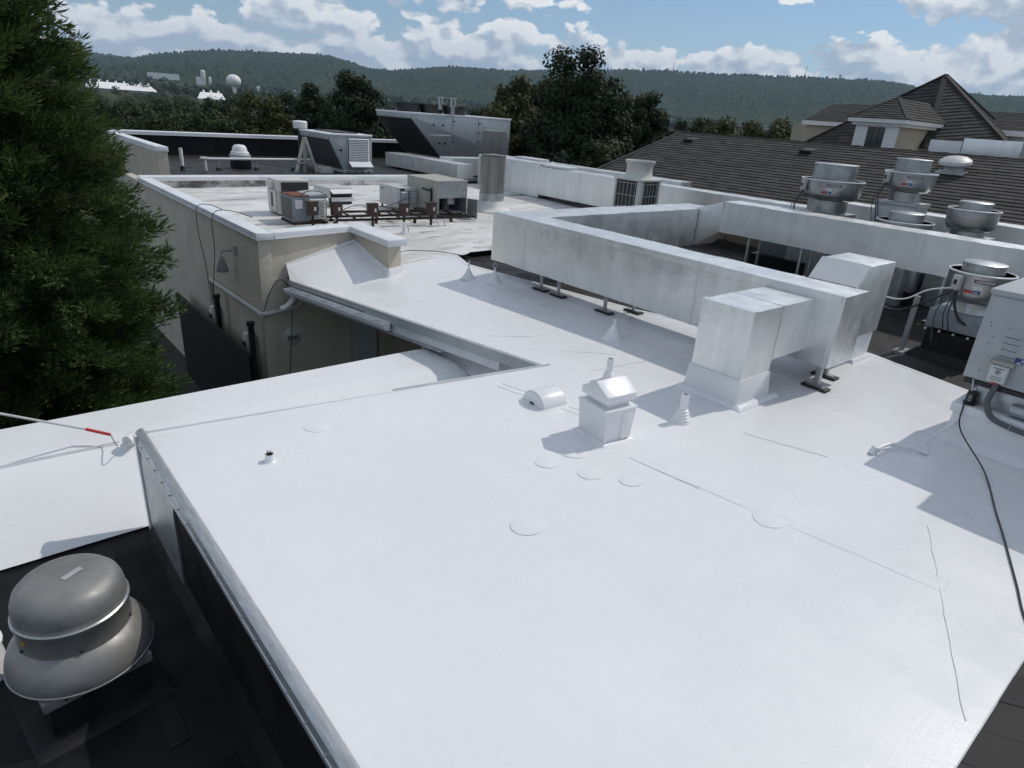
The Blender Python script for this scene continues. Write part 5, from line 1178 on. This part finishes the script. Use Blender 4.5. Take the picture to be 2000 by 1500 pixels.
MB().lathe([(.52, zt+.02), (.50, zt+.05), (.44, zt+.14), (.42, zt+.28), (.425, zt+.40), (.46, zt+.48), (.49, zt+.51), (.49, zt+.57), (.47, zt+.57), (.42, zt+.48), (.39, zt+.3), (.39, zt+.1)], (x+w/2, y+d/2, 0), 48).build('bell', 'cream_paint', t, angle=60)

# ================================================================== far equipment
# slant-sided rooftop unit
t = wthing('slanted_rooftop_unit', (15.3, 31.7, .42), 'grey rooftop unit with slanted coil side and white louvers', 'air handler')
MB().prism([(14.82, .56), (14.14, 1.93), (14.14, 2.13), (16.32, 2.18), (16.32, .56)], 'y', 30.1, 33.4).build('casing', 'grey_paint', t, bevel=.01)
MB().hexa([(14.77, 30.16, .62), (14.77, 33.3, .62), (14.80, 33.3, .62), (14.80, 30.16, .62), (14.12, 30.16, 1.92), (14.12, 33.3, 1.92), (14.16, 33.3, 1.92), (14.16, 30.16, 1.92)]).build('slanted_coil', 'coil_mesh', t)
MB().box((14.80, 30.08, .44), (16.36, 33.45, .58)).build('base_rail', 'grey_paint', t, bevel=.01)
for k in range(4): MB().box((15.0+k*.36, 30.07, .48), (15.12+k*.36, 30.079, .53)).build('rail_slot', 'black_plastic', t)
MB().box((14.9, 30.2, .40), (16.3, 33.4, .44)).build('curb', 'black_rubber_membrane', t)
MB().box((15.06, 30.085, 1.0), (16.18, 30.099, 2.04)).build('louver_backing', 'black_plastic', t)
slats(t, 15.08, 16.16, 30.085, 1.02, 2.03, 13, 'white_metal', .05)
MB().hexa([(15.06, 29.72, .74), (16.2, 29.72, .74), (16.2, 30.09, .97), (15.06, 30.09, .97), (15.06, 29.72, .77), (16.2, 29.72, .77), (16.2, 30.09, 1.0), (15.06, 30.09, 1.0)]).build('hood_flap', 'white_metal', t)
MB().box((14.62, 30.085, 1.42), (14.76, 30.098, 1.52)).build('handle', 'black_plastic', t)
MB().box((14.96, 30.088, .6), (14.975, 30.0985, 2.1)).build('panel_seam', 'mast_grey', t)
MB().box((14.7, 30.7, 2.17), (15.9, 33.0, 2.24)).build('fan_deck', 'dark_coil', t, bevel=.01)
MB().box((14.1, 30.06, 2.12), (16.36, 33.44, 2.19)).build('roof_lip', 'white_metal', t, bevel=.01)
# big air handler
t = wthing('large_air_handler', (23.8, 35, .42), 'large silver air handler with overhanging dark slanted end and black fan rings', 'air handler')
MB().prism([(22.3, 1.0), (20.34, 2.98), (20.34, 3.22), (27.35, 3.30), (27.35, 1.0)], 'y', 33.0, 36.9).build('casing', 'galvanised', t, bevel=.012)
MB().hexa([(22.27, 33.1, 1.02), (22.27, 36.8, 1.02), (22.30, 36.8, 1.02), (22.30, 33.1, 1.02), (20.31, 33.1, 2.97), (20.31, 36.8, 2.97), (20.34, 36.8, 2.97), (20.34, 33.1, 2.97)]).build('slanted_coil', 'dark_coil', t)
MB().box((22.2, 33.2, .40), (27.3, 36.7, 1.0)).build('plinth', 'galvanised', t)
MB().box((20.30, 32.97, 3.21), (27.39, 36.93, 3.31)).build('roof_lip', 'white_metal', t, bevel=.01)
for xx in (23.05, 24.9): MB().box((xx, 32.985, 1.05), (xx+.03, 32.999, 3.2)).build('panel_seam', 'mast_grey', t)
for (xx, zz) in ((23.07, 2.95), (23.07, 1.85), (24.92, 2.9), (24.92, 2.4), (24.92, 1.9)): MB().box((xx-.02, 32.95, zz), (xx+.14, 32.984, zz+.05)).build('hinge', 'black_plastic', t)
for (xx, zz) in ((21.72, 2.68), (22.35, 2.68), (22.1, 1.72), (22.5, 1.72)): MB().box((xx, 32.975, zz), (xx+.12, 32.999, zz+.10)).build('handle', 'black_plastic', t)
MB().box((21.55, 32.985, 2.18), (22.95, 32.999, 2.22)).build('white_rail', 'white_metal', t)
for (cx, cy) in ((21.6, 35.5), (23.0, 35.2), (24.3, 34.6)):
    MB().lathe([(.62, 3.3), (.66, 3.34), (.72, 3.78), (.69, 3.78), (.62, 3.4), (0, 3.38)], (cx, cy, 0), 32).build('fan_ring', 'black_plastic', t)
for k, (px, py0, py1, lb) in enumerate([(860, 190, 214, 'shorter capped flue, left of the two on the big air handler'), (884, 192, 226, 'taller capped flue pipe right of the two on the big air handler')]):
    b = far_point(px, py1, 40); tp = far_point(px, py0, 40); t = thing('capped_flue', b, lb, 'flue', 'flue pipes at the air handler'); h = tp.z-b.z
    MB().lathe([(.11, 0), (.11, h*.75)], n=16).build('pipe', 'galvanised', t)
    MB().lathe([(.13, h*.50), (.24, h*.52), (.24, h), (.20, h+.01), (0, h+.02)], n=20).build('cap', 'galvanised', t)
    for q in range(6): a = q*1.047; MB().box((-.02, -.03, h*.56), (.01, .03, h*.95)).build('cap_slot', 'black_plastic', t).location = (.24*math.cos(a), .24*math.sin(a), 0)
# elbow of silver flexible duct
c = far_point(1080, 306, 31)
t = thing('flexible_elbow', (c.x, c.y, .5), 'crinkled shiny silver flexible duct elbow before the dark trees', 'duct')
R0 = .34
dirv = Vector((math.cos(R(-41)), math.sin(R(-41)), 0))
pts = [dirv*(-R0)+Vector((0, 0, z)) for z in (0, .3, .62)] + [dirv*(-R0*math.cos(a))+Vector((0, 0, .66+R0*math.sin(a))) for a in [math.pi*k/22 for k in range(1, 22)]] + [dirv*R0+Vector((0, 0, z)) for z in (.62, .3, 0)]
MB().tube(pts, [.23+(.018 if k % 2 else -.012) for k in range(len(pts))], 16).build('hose', 'silver_film', t, angle=15)
# small mushroom fan, pipe run, stub pipe and trestle on the dark roof
t = thing('small_mushroom_fan', (10.75, 32.3, .42), 'small white mushroom fan on a black curb on the dark roof', 'roof fan')
MB().box((-.36, -.36, 0), (.36, .36, .42)).build('curb', 'black_rubber_membrane', t, bevel=.02)
MB().lathe([(.30, .42), (.44, .46), (.46, .54), (.40, .66), (.40, .72), (.34, .74), (.30, .92), (.22, 1.02), (0, 1.05)], n=32).build('hood', 'white_plastic', t, angle=50)
MB().lathe([(.40, .55), (.47, .57), (.47, .60), (.40, .62)], n=32).build('ring', 'galvanised', t)
t = thing('white_pvc_pipe', (7.95, 31.2, .42), 'upright white plastic pipe on the dark roof near the black parapet', 'vent pipe')
MB().lathe([(.11, 0), (.085, .12), (.08, .2)], n=16).build('boot', 'black_rubber', t)
MB().lathe([(.07, .1), (.07, .92), (.055, .92), (.055, .5)], n=16).build('pipe', 'white_plastic', t)
t = wthing('roof_pipe_run', (11.5, 32.5, .42), 'long pale gas pipe running level over the dark roof', 'pipe')
p0 = far_point(398, 310, 32.6); p1 = far_point(612, 312, 34.5); p1.z = p0.z
MB().tube([p0+Vector((.05, 0, -.55)), p0+Vector((.05, 0, -.08)), p0+Vector((.12, 0, 0)), p1], .055, 10).build('pipe', 'white_metal', t)
MB().tube([p0+Vector((-.15, -.02, .02)), p0+Vector((.15, .02, .0))], .075, 10).build('elbow', 'light_grey_paint', t)
for f_ in (.12, .45, .8):
    q = p0.lerp(p1, f_); MB().box((q.x-.03, q.y-.03, .44), (q.x+.03, q.y+.03, q.z-.05)).build('support', 'galvanised', t); MB().lathe([(.16, .42), (.12, .54), (0, .55)], (q.x, q.y, 0), 12).build('support_foot', 'black_rubber', t)
c = far_point(600, 318, 33.2); c.z = .42
t = wthing('timber_trestle', c, 'weathered timber trestle leaning beside the slanted rooftop unit', 'trestle')
for q in ((-.55, 0), (-.05, .2), (.45, 0)): MB().bar(c+Vector((q[0], q[1], 0)), c+Vector((-.02+.04*q[0], .1, 1.55)), .11, .11).build('leg', 'stained_panel', t)
MB().bar(c+Vector((-.5, 0, .42)), c+Vector((.42, 0, .42)), .08, .08).build('brace', 'mast_grey', t)
MB().hexa([tuple(c+Vector(v)) for v in ((.5, -.3, 0), (1.2, -.3, 0), (1.2, .3, 0), (.5, .3, 0), (.6, -.25, .28), (1.05, -.2, .33), (1.1, .2, .25), (.55, .25, .3))]).build('sandbag', 'stained_panel', t, bevel=.06)
b = far_point(587, 262, 37); tp = far_point(587, 236, 37)
t = thing('white_cap_flue', (b.x, b.y, .42), 'white capped flue rising behind the black parapet', 'flue')
h = tp.z-.42
MB().lathe([(.14, 0), (.14, h-.2)], n=16).build('pipe', 'black_plastic', t)
MB().lathe([(.34, h-.35), (.36, h-.05), (.30, h), (0, h+.02)], n=24).build('cap', 'white_plastic', t)
MB().box((.18, -.08, 0), (.34, .08, h)).build('upright', 'mast_grey', t)

# ================================================================== eave and yard fittings
t = wthing('roof_gutter', (6.05, 12.6, -.35), 'white box gutter hung under the eave beside the stucco corner', 'gutter')
def gut(prof, name, mat, t0, t1, nseg=8):
    mm = MB(); nP = len(prof)
    for k in range(nseg+1):
        a = t0+(t1-t0)*k/nseg; bx, by, bz = edge_at(a)
        for (u, w) in prof: mm.v.append((bx+u, by+u*.095, bz+w))
    for k in range(nseg):
        for i in range(nP-1): mm.f.append((k*nP+i, k*nP+i+1, (k+1)*nP+i+1, (k+1)*nP+i))
    return mm.build(name, mat, t, fix=False)
gut([(-.035, -.13), (-.04, -.30), (-.13, -.30), (-.19, -.25), (-.20, -.165), (-.222, -.155), (-.222, -.175), (-.196, -.185), (-.185, -.245), (-.125, -.292), (-.05, -.292)], 'trough', 'white_metal', .49, .985)
for a in (.49, .985):
    e = edge_at(a); MB().prism([(-.035, -.13), (-.04, -.30), (-.13, -.30), (-.19, -.25), (-.20, -.16)], 'y', 0, .008).build('end_cap', 'white_metal', t).location = Vector(e)-t.location
for k in range(6):
    e = edge_at(.53+k*.085); MB().box((e[0]-.21, e[1]-.01, e[2]-.165), (e[0]-.03, e[1]+.01, e[2]-.155)).build('hanger', 'galvanised', t)
e = edge_at(.97)
t = wthing('downspout', (5.2, 15.1, -1.2), 'white square downspout running round the stucco corner', 'downspout')
MB().tube(smooth_path([(e[0]-.04, e[1], e[2]-.22), (e[0]-.06, e[1], e[2]-.40), (e[0]-.20, e[1]+.02, e[2]-.56), (e[0]-.34, e[1]+.05, e[2]-.62)], 6), .065, 10).build('outlet_elbow', 'white_metal', t)
MB().tube([(6.22, 15.18, -.95), (6.20, 15.15, -1.08), (6.08, 15.12, -1.15), (5.22, 15.06, -1.20)], .055, 8).build('front_run', 'light_grey_paint', t)
MB().tube([(5.20, 15.04, -1.20), (5.21, 15.4, -1.20), (5.21, 19.05, -1.25), (5.21, 19.12, -1.32), (5.21, 19.12, -2.2)], .055, 8).build('side_run', 'light_grey_paint', t)
t = wthing('caged_wall_lamp', (5.1, 17.0, -.5), 'dull caged lamp hanging from a bracket on the stucco side wall', 'lamp')
MB().tube([(5.27, 17.0, -.05), (5.0, 17.0, -.05), (4.98, 17.0, -.15)], .018, 6).build('bracket', 'mast_grey', t)
MB().lathe([(.04, -.18), (.06, -.24), (.15, -.52), (.14, -.56), (0, -.57)], (4.98, 17.0, 0), 16).build('shade', 'mast_grey', t)
for k in range(3): MB().lathe([(.075+k*.03, -.30-k*.09), (.085+k*.03, -.305-k*.09), (.075+k*.03, -.31-k*.09)], (4.98, 17.0, 0), 16).build('cage_ring', 'conduit_grey', t)
MB().box((5.20, 16.7, -.12), (5.275, 16.85, .12)).build('junction_box', 'stained_panel', t)
t = wthing('round_wall_vent', (5.97, 15.2, -1.95), 'round stucco coloured grille on the shaded wall below the eave', 'wall vent')
q = MB().lathe([(.235, 0), (.235, .03), (.20, .055), (.0, .07)], n=28).build('disc', 'light_grey_paint', t); q.rotation_euler = (R(90), 0, 0); q.location = Vector((5.97, 15.255, -1.91))-t.location
for k in range(5): MB().box((5.84+k*.055, 15.175, -1.99), (5.865+k*.055, 15.2, -1.88)).build('slot', 'black_plastic', t)
fc = wthing('black_slat_fence', (4.95, 18.4, GZ), 'black slatted screen fence along the stucco side wall', 'fence')
for k in range(42): MB().box((4.90, 15.35+k*.15, GZ+.05), (4.93, 15.485+k*.15, -2.30)).build('slat', 'black_fence_vinyl', fc)
MB().box((4.88, 15.3, -2.34), (4.96, 21.7, -2.24)).build('top_rail', 'black_fence_vinyl', fc)
MB().box((4.931, 15.3, -4.3), (4.99, 21.7, -4.2)).build('lower_rail', 'black_fence_vinyl', fc)
for y, zt in ((15.45, -1.55), (18.0, -1.5)): MB().box((4.98, y-.06, GZ), (5.10, y+.06, zt)).build('post', 'black_fence_vinyl', fc); MB().lathe([(.10, zt), (.10, zt+.09), (0, zt+.11)], (5.04, y, 0), 12).build('post_cap', 'black_plastic', fc)
for y, lb in ((15.95, 'white vent hood at the fence top nearest the stucco corner'), (18.6, 'white vent hood at the fence top below the downspout end')):
    t = thing('white_vent_hood', (5.15, y, -2.2), lb, 'vent hood', 'vent hoods above the fence')
    MB().lathe([(.16, 0), (.17, .16), (.13, .30), (0, .36)], n=16).build('hood', 'cream_paint', t); MB().box((-.17, -.09, -.02), (-.10, .09, .12)).build('opening', 'black_plastic', t)
cable([(5.6, 18.6, .72), (5.3, 18.9, .82), (5.06, 19.0, .70), (5.05, 19.0, 0), (5.10, 18.9, -.7), (5.12, 18.85, -1.25)], .010, 'black_plastic', 'thin black cable looped over the coping, farther of two')
cable([(5.9, 17.2, .72), (5.4, 17.5, .86), (5.06, 17.65, .72), (5.05, 17.75, -.2), (5.06, 18.2, -1.2), (5.05, 18.35, -1.9)], .010, 'black_plastic', 'thin black cable looped over the coping, nearer of two')
cable([(5.25, 15.05, -1.1), (5.5, 15.06, -.55), (5.75, 15.08, -.42), (5.95, 15.1, -.9), (5.88, 15.1, -2.0), (5.75, 15.1, -3.2)], .010, 'black_plastic', 'thin black cable arched on the stucco front wall')

# ================================================================== trees
def quads(c, nrm, q, size, asp=.7):
    n = len(c); u = np.cross(nrm, q.normal(size=(n, 3))); u /= np.linalg.norm(u, axis=1)[:, None]+1e-9; w = np.cross(nrm, u)
    sz = (size*q.uniform(.6, 1.35, n))[:, None]
    return np.stack([c-u*sz, c-w*sz*asp, c+u*sz, c+w*sz*asp], 1).reshape(-1, 3)
def broadleaf(name, x, y, h, r, mat, label, seed, n_leaf=4200, leaf=.26, crown_lo=.12, group='trees beyond the roofs', pointy=0.0):
    q = np.random.default_rng(seed); t = thing(name, (x, y, GZ), label, 'tree', group)
    zc = h*(.5+crown_lo/2); rz = h*(1-crown_lo)/2
    mm = MB(); mm.tube([(0, 0, 0), (.05*r, 0, h*.25), (0, .04*r, h*.55), (0, 0, h*.9)], [.045*h*.6, .03*h*.6, .018*h*.6, .01], 8)
    tr = mm.build('trunk', 'bark', t)
    K = 64; cl = []
    for k in range(K):
        th = q.uniform(0, 6.283); cz = q.uniform(-.85, .97); rr = math.sqrt(1-cz*cz); f = q.uniform(.35, .84)
        taper = 1-pointy*max(0, cz)
        cl.append((math.cos(th)*rr*f*r*taper, math.sin(th)*rr*f*r*taper, zc+cz*f*rz, q.uniform(.22, .36)*r))
    for k in range(7):
        c = cl[k*5]; MB().tube([(0, 0, h*.25+k*h*.06), (c[0]*.5, c[1]*.5, (h*.3+c[2])/2), c[:3]], [.014*h, .009*h, .02], 6).build('limb', 'bark', t)
    C = np.array(cl); idx = q.integers(0, K, n_leaf); d = q.normal(size=(n_leaf, 3)); d /= np.linalg.norm(d, axis=1)[:, None]
    rad = C[idx, 3]*q.uniform(.35, 1.06, n_leaf)
    pos = C[idx, :3] + d*rad[:, None]*np.array([1, 1, .85])
    nrm = d + q.normal(size=(n_leaf, 3))*.5 + np.array([0, 0, .25]); nrm /= np.linalg.norm(nrm, axis=1)[:, None]
    V = quads(pos, nrm, q, np.full(n_leaf, leaf))
    np_mesh('crown', V, np.arange(len(V)).reshape(-1, 4), mat, t)
    return t
TREES = [  # photo x, photo y of the top, half width in px, distance, material, label, leaves
    (690, 138, 58, 56, 'dark_leaves', 'tall dark tree behind the slanted rooftop unit', 5600, .2),
    (618, 166, 46, 60, 'dark_leaves', 'rounded dark tree just left of the tallest one behind the rooftop unit', 4200, 0),
    (505, 189, 62, 58, 'olive_leaves', 'olive green rounded tree over the black parapet', 4600, 0),
    (560, 172, 42, 78, 'dark_leaves', 'dark tree behind the olive tree over the black parapet', 3600, 0),
    (445, 192, 46, 92, 'dark_leaves', 'dark tree below the white water tank', 3600, 0),
    (392, 196, 52, 80, 'mid_leaves', 'green tree left of the olive tree over the parapet', 3800, 0),
    (325, 190, 52, 92, 'dark_leaves', 'dark tree below the white warehouse gable', 3600, 0),
    (262, 198, 52, 84, 'mid_leaves', 'green tree below the white warehouse roof', 3800, 0),
    (300, 222, 62, 62, 'mid_leaves', 'broad low green tree behind the left end of the parapet', 4000, 0),
    (205, 205, 52, 76, 'dark_leaves', 'dark tree behind the big conifer at the left', 3600, 0),
    (438, 226, 55, 56, 'mid_leaves', 'low green tree touching the middle of the white parapet coping', 3800, 0),
    (748, 205, 36, 74, 'dark_leaves', 'narrow dark tree left of the big air handler', 3000, .3),
    (1145, 94, 88, 47, 'dark_leaves', 'tallest dark tree in the middle rising above the hill line', 8500, .12),
    (1000, 150, 72, 50, 'olive_leaves', 'olive tinted tree left of the tallest middle tree', 5000, .2),
    (1065, 138, 56, 55, 'mid_leaves', 'green tree filling between the olive and the tallest tree', 4400, .2),
    (1215, 178, 48, 50, 'dark_leaves', 'dark tree low at the right flank of the tallest tree', 4000, .2),
    (1268, 164, 50, 56, 'dark_leaves', 'dark rounded tree right of the tallest middle tree', 4400, .3),
    (1322, 214, 38, 60, 'dark_leaves', 'small dark tree above the left end of the shingled roof', 3200, 0),
    (948, 188, 30, 66, 'dark_leaves', 'small dark tree at the right end of the air handler', 2600, .2),
    (1392, 226, 40, 80, 'mid_leaves', 'small green tree above the left part of the shingled ridge', 3000, 0),
    (1440, 218, 52, 66, 'olive_leaves', 'yellowish tree behind the middle of the shingled ridge', 4200, 0),
    (1512, 226, 48, 70, 'olive_leaves', 'olive tree behind the ridge beside the turret house', 3800, 0),
    (1560, 236, 36, 76, 'mid_leaves', 'green tree touching the turret house wing', 3000, 0),
    (1085, 250, 60, 44, 'dark_leaves', 'low dark tree behind the silver flexible elbow', 4200, 0),
    (1180, 270, 58, 42, 'mid_leaves', 'low bushy tree at the left corner of the shingled roof', 4000, 0),
]
for k, (px, py, hw, D, mt, lb, nl, pt_) in enumerate(TREES):
    tp = far_point(px, py, D); broadleaf('broadleaf_tree', tp.x, tp.y, (tp.z-GZ)*1.06, hw*D/FPX*1.12, mt, lb, 100+k, int(nl*4.2), .085+D*.0009, .10, pointy=pt_)

# big conifer at the left
def conifer():
    q = np.random.default_rng(77); cx, cy = .55, 14.6
    t = thing('conifer_tree', (cx, cy, GZ), 'big shaggy dark green conifer filling the left edge', 'tree')
    MB().tube([(0, 0, 0), (.05, 0, 3), (0, .05, 7), (0, 0, 12.3)], [.32, .27, .17, .03], 10).build('trunk', 'bark', t)
    def rad(z):   # crown radius at height above ground
        return np.interp(z, [0, 1.2, 2.5, 4.6, 5.6, 7.0, 8.5, 10.3, 12.4, 13.2], [1.7, 2.1, 2.35, 2.65, 2.7, 2.35, 1.9, 1.30, .35, .05])
    tips = []; dirs = []; brs = MB()
    nb_ = 300
    for k in range(nb_):
        z = .6+12.2*((k+.5)/nb_)**1.0; a = k*2.39996+q.uniform(-.25, .25); L = rad(z)*q.uniform(.78, 1.08)
        droop = q.uniform(.10, .28); rise = .12
        def P(s): return np.array([math.cos(a)*L*s, math.sin(a)*L*s, z + L*(rise*s - droop*s*s) + .18*max(0, s-.7)*L])
        if k % 2 == 0: brs.tube([P(s) for s in (.02, .35, .7, .95)], [.045, .032, .02, .008], 5)
        nt_ = max(6, int(40*L/2.5))
        for j in range(nt_):
            s = q.uniform(.16, 1.0)**.8; c = P(s); side = (q.uniform(-1, 1))*.32*L*s*(1.15-s*.75)
            c = c+np.array([-math.sin(a)*side, math.cos(a)*side, q.uniform(-.16, .12)-.05*abs(side)])
            dv = np.array([math.cos(a), math.sin(a), 0])*.75+np.array([-math.sin(a), math.cos(a), 0])*np.sign(side)*.45+np.array([0, 0, q.uniform(-.15, .45)])
            tips.append(c); dirs.append(dv/np.linalg.norm(dv))
    stuff(brs.build('branches', 'bark', t))
    T = np.array(tips); Dv = np.array(dirs); nb2 = 32; n = len(T)*nb2
    base = np.repeat(T, nb2, 0); dd = np.repeat(Dv, nb2, 0)
    off = q.normal(size=(n, 3)); off -= dd*np.sum(off*dd, 1)[:, None]; off /= np.linalg.norm(off, axis=1)[:, None]
    spread = q.uniform(.15, .95, n)[:, None]
    bd = dd+off*spread+np.array([0, 0, -.12]); bd /= np.linalg.norm(bd, axis=1)[:, None]
    ln = q.uniform(.09, .20, n)[:, None]; st = base+dd*(q.uniform(-.26, .14, n)[:, None]) + off*(q.uniform(0, .10, n)[:, None])
    wv = np.cross(bd, q.normal(size=(n, 3))); wv /= np.linalg.norm(wv, axis=1)[:, None]; wd = q.uniform(.010, .020, n)[:, None]
    mid = st+bd*ln*.55+np.array([0, 0, .012]); tip = st+bd*ln+np.array([0, 0, .045])
    V = np.stack([st, mid-wv*wd, tip, mid+wv*wd], 1).reshape(-1, 3)
    o = np_mesh('needles', V, np.arange(len(V)).reshape(-1, 4), 'conifer_needles', t)
    return t
conifer()

# ================================================================== far town and masts
def far_box(name, px0, py0, px1, py1, D, depth, mat, label, cat, roofmat=None, gable=0.0, vents=0):
    a = far_point(px0, py1, D); b = far_point(px1, py1 + (px1-px0)*.073*0, D); zt = far_point((px0+px1)/2, py0, D).z; zb = min(a.z, b.z)-8
    c = (a+b)/2; t = thing(name, (c.x, c.y, zb), label, cat); w = (Vector((b.x, b.y))-Vector((a.x, a.y))).length
    t.rotation_euler = (0, 0, math.atan2(b.y-a.y, b.x-a.x)); H = zt-zb
    MB().box((-w/2, 0, 0), (w/2, depth, H*(1-gable))).build('wall', mat, t)
    if roofmat:
        MB().hexa([(-w/2-1, -1, H*(1-gable)), (w/2+1, -1, H*(1-gable)), (w/2+1, depth+1, H*(1-gable)), (-w/2-1, depth+1, H*(1-gable)), (-w/2+w*.08, depth*.4, H), (w/2-w*.08, depth*.4, H), (w/2-w*.08, depth*.6, H), (-w/2+w*.08, depth*.6, H)]).build('roof', roofmat, t)
    for k in range(vents): MB().lathe([(.9, 0), (.9, 1.6), (0, 2.2)], (-w/2+w*(k+.7)/(vents+.4), depth*.5, H-.3), 8).build('roof_vent', 'far_white', t)
    return t
far_box('warehouse', 165, 162, 305, 176, 780, 60, 'far_grey', 'long white roofed warehouse beyond the trees at the left', 'building', 'far_white', .35, 8)
far_box('factory_hall', 388, 181, 438, 190, 620, 30, 'far_white', 'small white roofed hall among the trees left of centre', 'building', 'far_white', .4, 3)
far_box('hillside_complex', 288, 143, 350, 149, 1950, 60, 'far_white', 'long low white complex on the far slope', 'building')
far_box('silo_plant', 384, 150, 402, 161, 1800, 40, 'far_white', 'white plant building at the foot of the tall far silo', 'building')
for k in (0, 2, 4, 5):
    px = [196, 206, 215, 335, 505, 575, 770, 905, 1640][k]; py = [157, 158, 160, 172, 170, 178, 205, 206, 222][k]
    far_box('far_house', px-3, py-2.2, px+3, py+1, 1500 if k < 5 else 1700, 8, 'far_white', ['tiny white house, left of two behind the warehouse roof', 'tiny white house middle of three near the warehouse', 'tiny white house, right of two behind the warehouse roof', 'tiny pale house right of the warehouse', 'tiny pale house above the olive tree', 'tiny pale house left of the tall dark tree', 'tiny pale house above the air handler fans', 'tiny pale house right of the flue pipes', 'tiny pale house by the turret wing'][k], 'house', 'far_grey', .35)
for px, py0, py1, w, lb in ((398, 137, 163, 7, 'tall white far silo left of the round water tank'), (411, 150, 166, 4, 'short white far silo beside the taller one')):
    b = far_point(px, py1, 1800); tp = far_point(px, py0, 1800); t = thing('silo', (b.x, b.y, b.z-10), lb, 'silo', 'far silos'); rr = w*1800/FPX/2; h = tp.z-b.z+10
    MB().lathe([(rr*.8, 0), (rr*.8, h*.5), (rr, h*.55), (rr, h*.95), (rr*.6, h), (0, h*1.01)], n=16).build('drum', 'far_white', t)
    MB().lathe([(rr*1.05, h*.53), (rr*1.1, h*.54), (rr*1.05, h*.55)], n=16).build('ring', 'far_grey', t)
b = far_point(458, 180, 900); c = far_point(458, 158, 900)
t = thing('water_tank', (b.x, b.y, b.z-12), 'round white water tank on a stem above the valley trees', 'water tower')
rr = 11.5*900/FPX; zc = c.z-(b.z-12)
MB().lathe([(rr*math.sin(a), zc-rr*.85*math.cos(a)) for a in [math.pi*(k+.3)/16.3 for k in range(17)]], n=28).build('tank', 'far_white', t)
MB().lathe([(rr*.3, 0), (rr*.2, zc*.5), (rr*.35, zc-rr*.7)], n=14).build('stem', 'far_white', t)
for px, py0, lb in ((519, 96, 'thin radio mast on the left hill crest'), (1306, 131, 'shorter radio mast of the pair on the hill left of the turret'), (1317, 120, 'taller radio mast of the pair on the hill left of the turret'), (1577, 128, 'single tall radio mast on the hill crest near the turret')):
    tp = far_point(px, py0, 3900); bz = CAMH+np.interp(az_tan(px, 140)[0], RA[:, 0], RA[:, 1])*3900-8
    t = thing('radio_mast', (tp.x, tp.y, bz), lb, 'mast', 'radio masts on the hills'); h = tp.z-bz
    MB().tube([(0, 0, 0), (h*.02, -h*.01, h)], [1.6, .9], 6).build('mast', 'mast_grey', t)
    for k in range(3): MB().box((-2.2, -2.2, h*(.4+.2*k)), (2.2, 2.2, h*(.4+.2*k)+2)).build('antenna', 'mast_grey', t)
tp = far_point(1642, 146, 3900); bz = tp.z-55
t = thing('stone_tower', (tp.x, tp.y, bz), 'small dark lookout tower on the hill crest', 'tower')
MB().lathe([(5, 0), (4.4, 45), (5.4, 46), (5.4, 52), (2, 56), (0, 57)], n=10).build('shaft', 'mast_grey', t)
MB().lathe([(5.6, 46), (5.8, 47), (5.6, 48)], n=10).build('gallery', 'far_grey', t)

# ---- hazy air over the valley
hm = bpy.data.materials.new('haze'); hm.use_nodes = True; nt = hm.node_tree; nt.nodes.clear()
pv = nt.nodes.new('ShaderNodeVolumePrincipled'); pv.inputs['Color'].default_value = (0.48, 0.70, 1.0, 1); pv.inputs['Density'].default_value = 0.000072; pv.inputs['Anisotropy'].default_value = 0.0
no = nt.nodes.new('ShaderNodeOutputMaterial'); nt.links.new(pv.outputs[0], no.inputs['Volume']); M['haze'] = hm
hz_ = MB().box((-9500, -9500, -31.5), (9500, 9500, 700)).build('haze', 'haze', smooth=False)
stuff(hz_); tag(hz_, 'thin blue haze lying over the valley and hills', 'haze')
